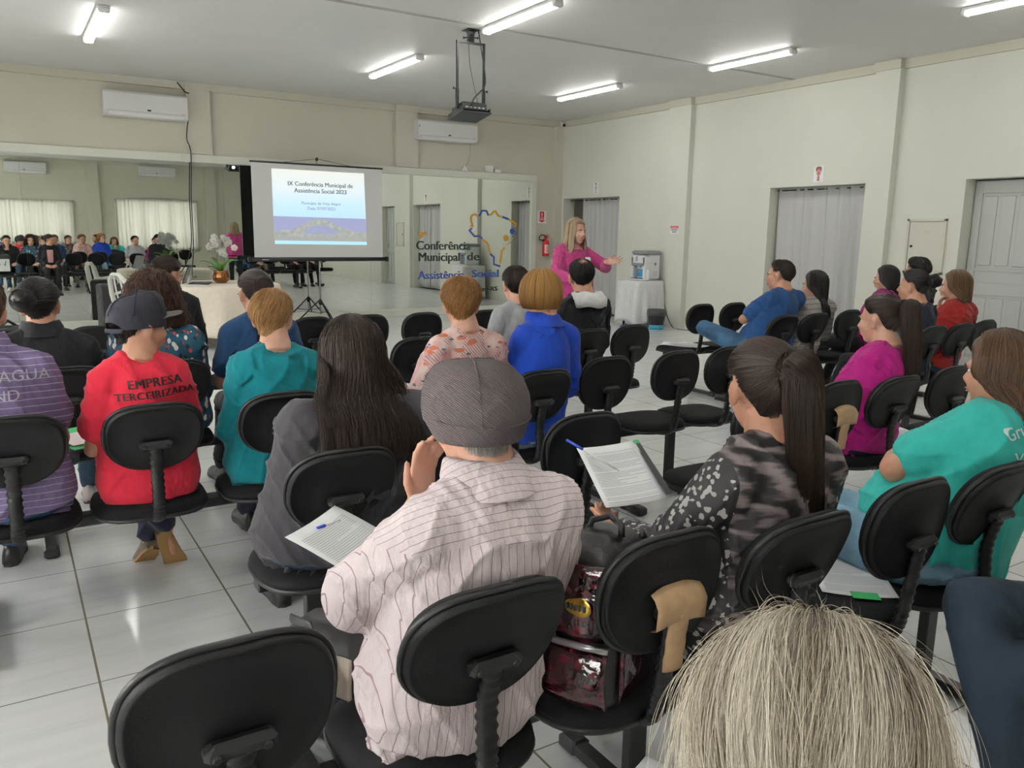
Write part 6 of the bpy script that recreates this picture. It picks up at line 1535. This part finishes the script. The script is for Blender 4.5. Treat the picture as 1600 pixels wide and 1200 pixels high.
def red_bag():
    x, y = 1.085, 1.325
    root = empty('handbag', (x, y, .455), .50, 'black and dark red patent handbag with gold badge on a near seat', 'bag')
    t = NT('red_patent'); t.set(Roughness=.12); o = t.obj(); vo = t.n('ShaderNodeTexVoronoi', i_Vector=o, i_Scale=34.0, feature='DISTANCE_TO_EDGE').outputs[0]
    t.col(t.ramp(vo, [(.05, (.010, .004, .005, 1)), (.22, (.075, .006, .014, 1)), (.5, (.10, .01, .02, 1))])); t.b.inputs['Coat Weight'].default_value = 1; t.bump(t.noise(o, 18, 3), .6, .03)
    lea = plain('bag_leather', (.014, .013, .014, 1), .4, bump=.2, nsc=90)
    def sec(k, z, dy=0, n=28):
        an = np.arange(n) * 2 * PI / n; c, s = np.cos(an), np.sin(an)
        return np.stack([np.sign(c) * np.abs(c) ** .55 * .135 * k, np.sign(s) * np.abs(s) ** .6 * .085 * k + dy, np.full(n, z)], 1)
    MB().loft([sec(.93, 0), sec(1.0, .02), sec(1.03, .12), sec(1.0, .24), sec(.90, .31), sec(.70, .345, .01), sec(.30, .362, .01)]).obj('bag_body', lea, root)
    n = 12
    pk = [[V(-.142 - .012 * math.sin(PI * u) , -.075 + .15 * u, z) + V(-.018 * math.sin(PI * min(1, (z - .02) / .13)) , 0, 0) for u in np.linspace(0, 1, n)] for z in np.linspace(.02, .15, 8)]
    o = MB().grid(pk).obj('front_pocket', t.m, root); sd = o.modifiers.new('s', 'SOLIDIFY'); sd.thickness = .006
    pk = [[V(-.138 - .020 * math.sin(PI * u) + .10 * max(0, (z - .27)), -.072 + .144 * u, z) for u in np.linspace(0, 1, n)] for z in np.linspace(.17, .335, 9)]
    o = MB().grid(pk).obj('front_flap', t.m, root); sd = o.modifiers.new('s', 'SOLIDIFY'); sd.thickness = .005
    pk = [[V(-.10 + .2 * u, -.089, z) + V(0, -.012 * math.sin(PI * u), 0) for u in np.linspace(0, 1, n)] for z in np.linspace(.02, .30, 9)]
    o = MB().grid(pk).obj('side_panel', t.m, root); sd = o.modifiers.new('s', 'SOLIDIFY'); sd.thickness = .004
    MB().tube([(-.150, -.078, .16), (-.160, -.03, .162), (-.162, .03, .162), (-.150, .078, .16)], .008, 8).obj('zip_band', M['steel'], root)
    e = MB().ell((-.128, -.088, .235), (.003, .03, .022)); e = MB().ell((-.02, -.106, .235), (.034, .004, .024)); e.obj('gold_badge', plain('gold_metal', (.75, .50, .10, 1), .25, metal=1.0), root)
    MB().ell((-.155, -.01, .245), (.005, .032, .023)).obj('gold_badge', plain('gold_metal_2', (.75, .50, .10, 1), .25, metal=1.0), root)
    for k in range(5): MB().box((-.161, -.026 + .010 * k, .245), (.003, .006, .012)).obj('badge_mark', M['ink'], root, smooth=False)
    MB().tube([(.0, -.04, .352), (.01, -.035, .375), (.03, 0, .385), (.01, .035, .375), (.0, .04, .352)], .008, 8).obj('top_handle', lea, root)
    for s in (-1, 1): MB().tube([(.10, s * .05, .33), (.155, s * .055, .26), (.15, s * .06, .12), (.12, s * .06, .03)], .014, 8, sx=.5).obj('shoulder_strap', lea, root)
red_bag()
def old_bag():
    root = empty('shoulder_bag', (.545, 1.56, .50), .5, 'small black and beige bag at the left hip of the old man', 'bag')
    MB().box((0, 0, .06), (.12, .20, .16), bev=.03).obj('bag_body', plain('bag_black', (.02, .02, .021, 1), .5), root)
    MB().box((-.058, -.02, .05), (.014, .14, .10), bev=.008).obj('beige_panel', C['beige'], root)
    for k in range(2): MB().tube([(-.05 + .0 * k, -.11, .12 - .025 * k), (0, -.105, .10 - .025 * k), (.06, -.10, .11 - .025 * k)], .003, 6).obj('zip', M['steel'], root)
    MB().tube([(-.05, .08, .14), (-.08, .0, .16), (-.10, -.06, .05), (-.09, -.02, -.05)], .012, 8, sx=.4).obj('strap', M['black'], root)
old_bag()
root = empty('backpack', (.0, 5.80, .455), 0, 'white and black backpack on an empty front seat, seen in the mirror at far left', 'bag')
MB().box((0, 0, .20), (.32, .16, .40), bev=.05).obj('bag_body', M['black'], root)
MB().box((0, .085, .17), (.27, .02, .26), bev=.008).obj('front_panel', M['paper'], root, smooth=False)
for s in (-1, 1): MB().tube([(s * .07, .10, .26), (s * .05, .105, .16), (s * .03, .105, .20)], .006, 6).obj('strap', M['black'], root)
MB().tube([(-.05, 0, .39), (0, 0, .43), (.05, 0, .39)], .01, 8).obj('top_handle', M['black'], root)
root = empty('tote_bag', (3.95, 5.6, 0), .3, 'white printed bag standing on the floor by the front seats, reflected under the screen', 'bag')
MB().loft([[(-.14 * k, -.05 * k, z), (.14 * k, -.05 * k, z), (.14 * k, .05 * k, z), (-.14 * k, .05 * k, z)] for z, k in ((0, 1), (.3, 1.05))]).obj('bag_body', M['paper'], root, smooth=False)
MB().box((0, .056, .17), (.14, .004, .12)).obj('print', C['pink'], root, smooth=False)
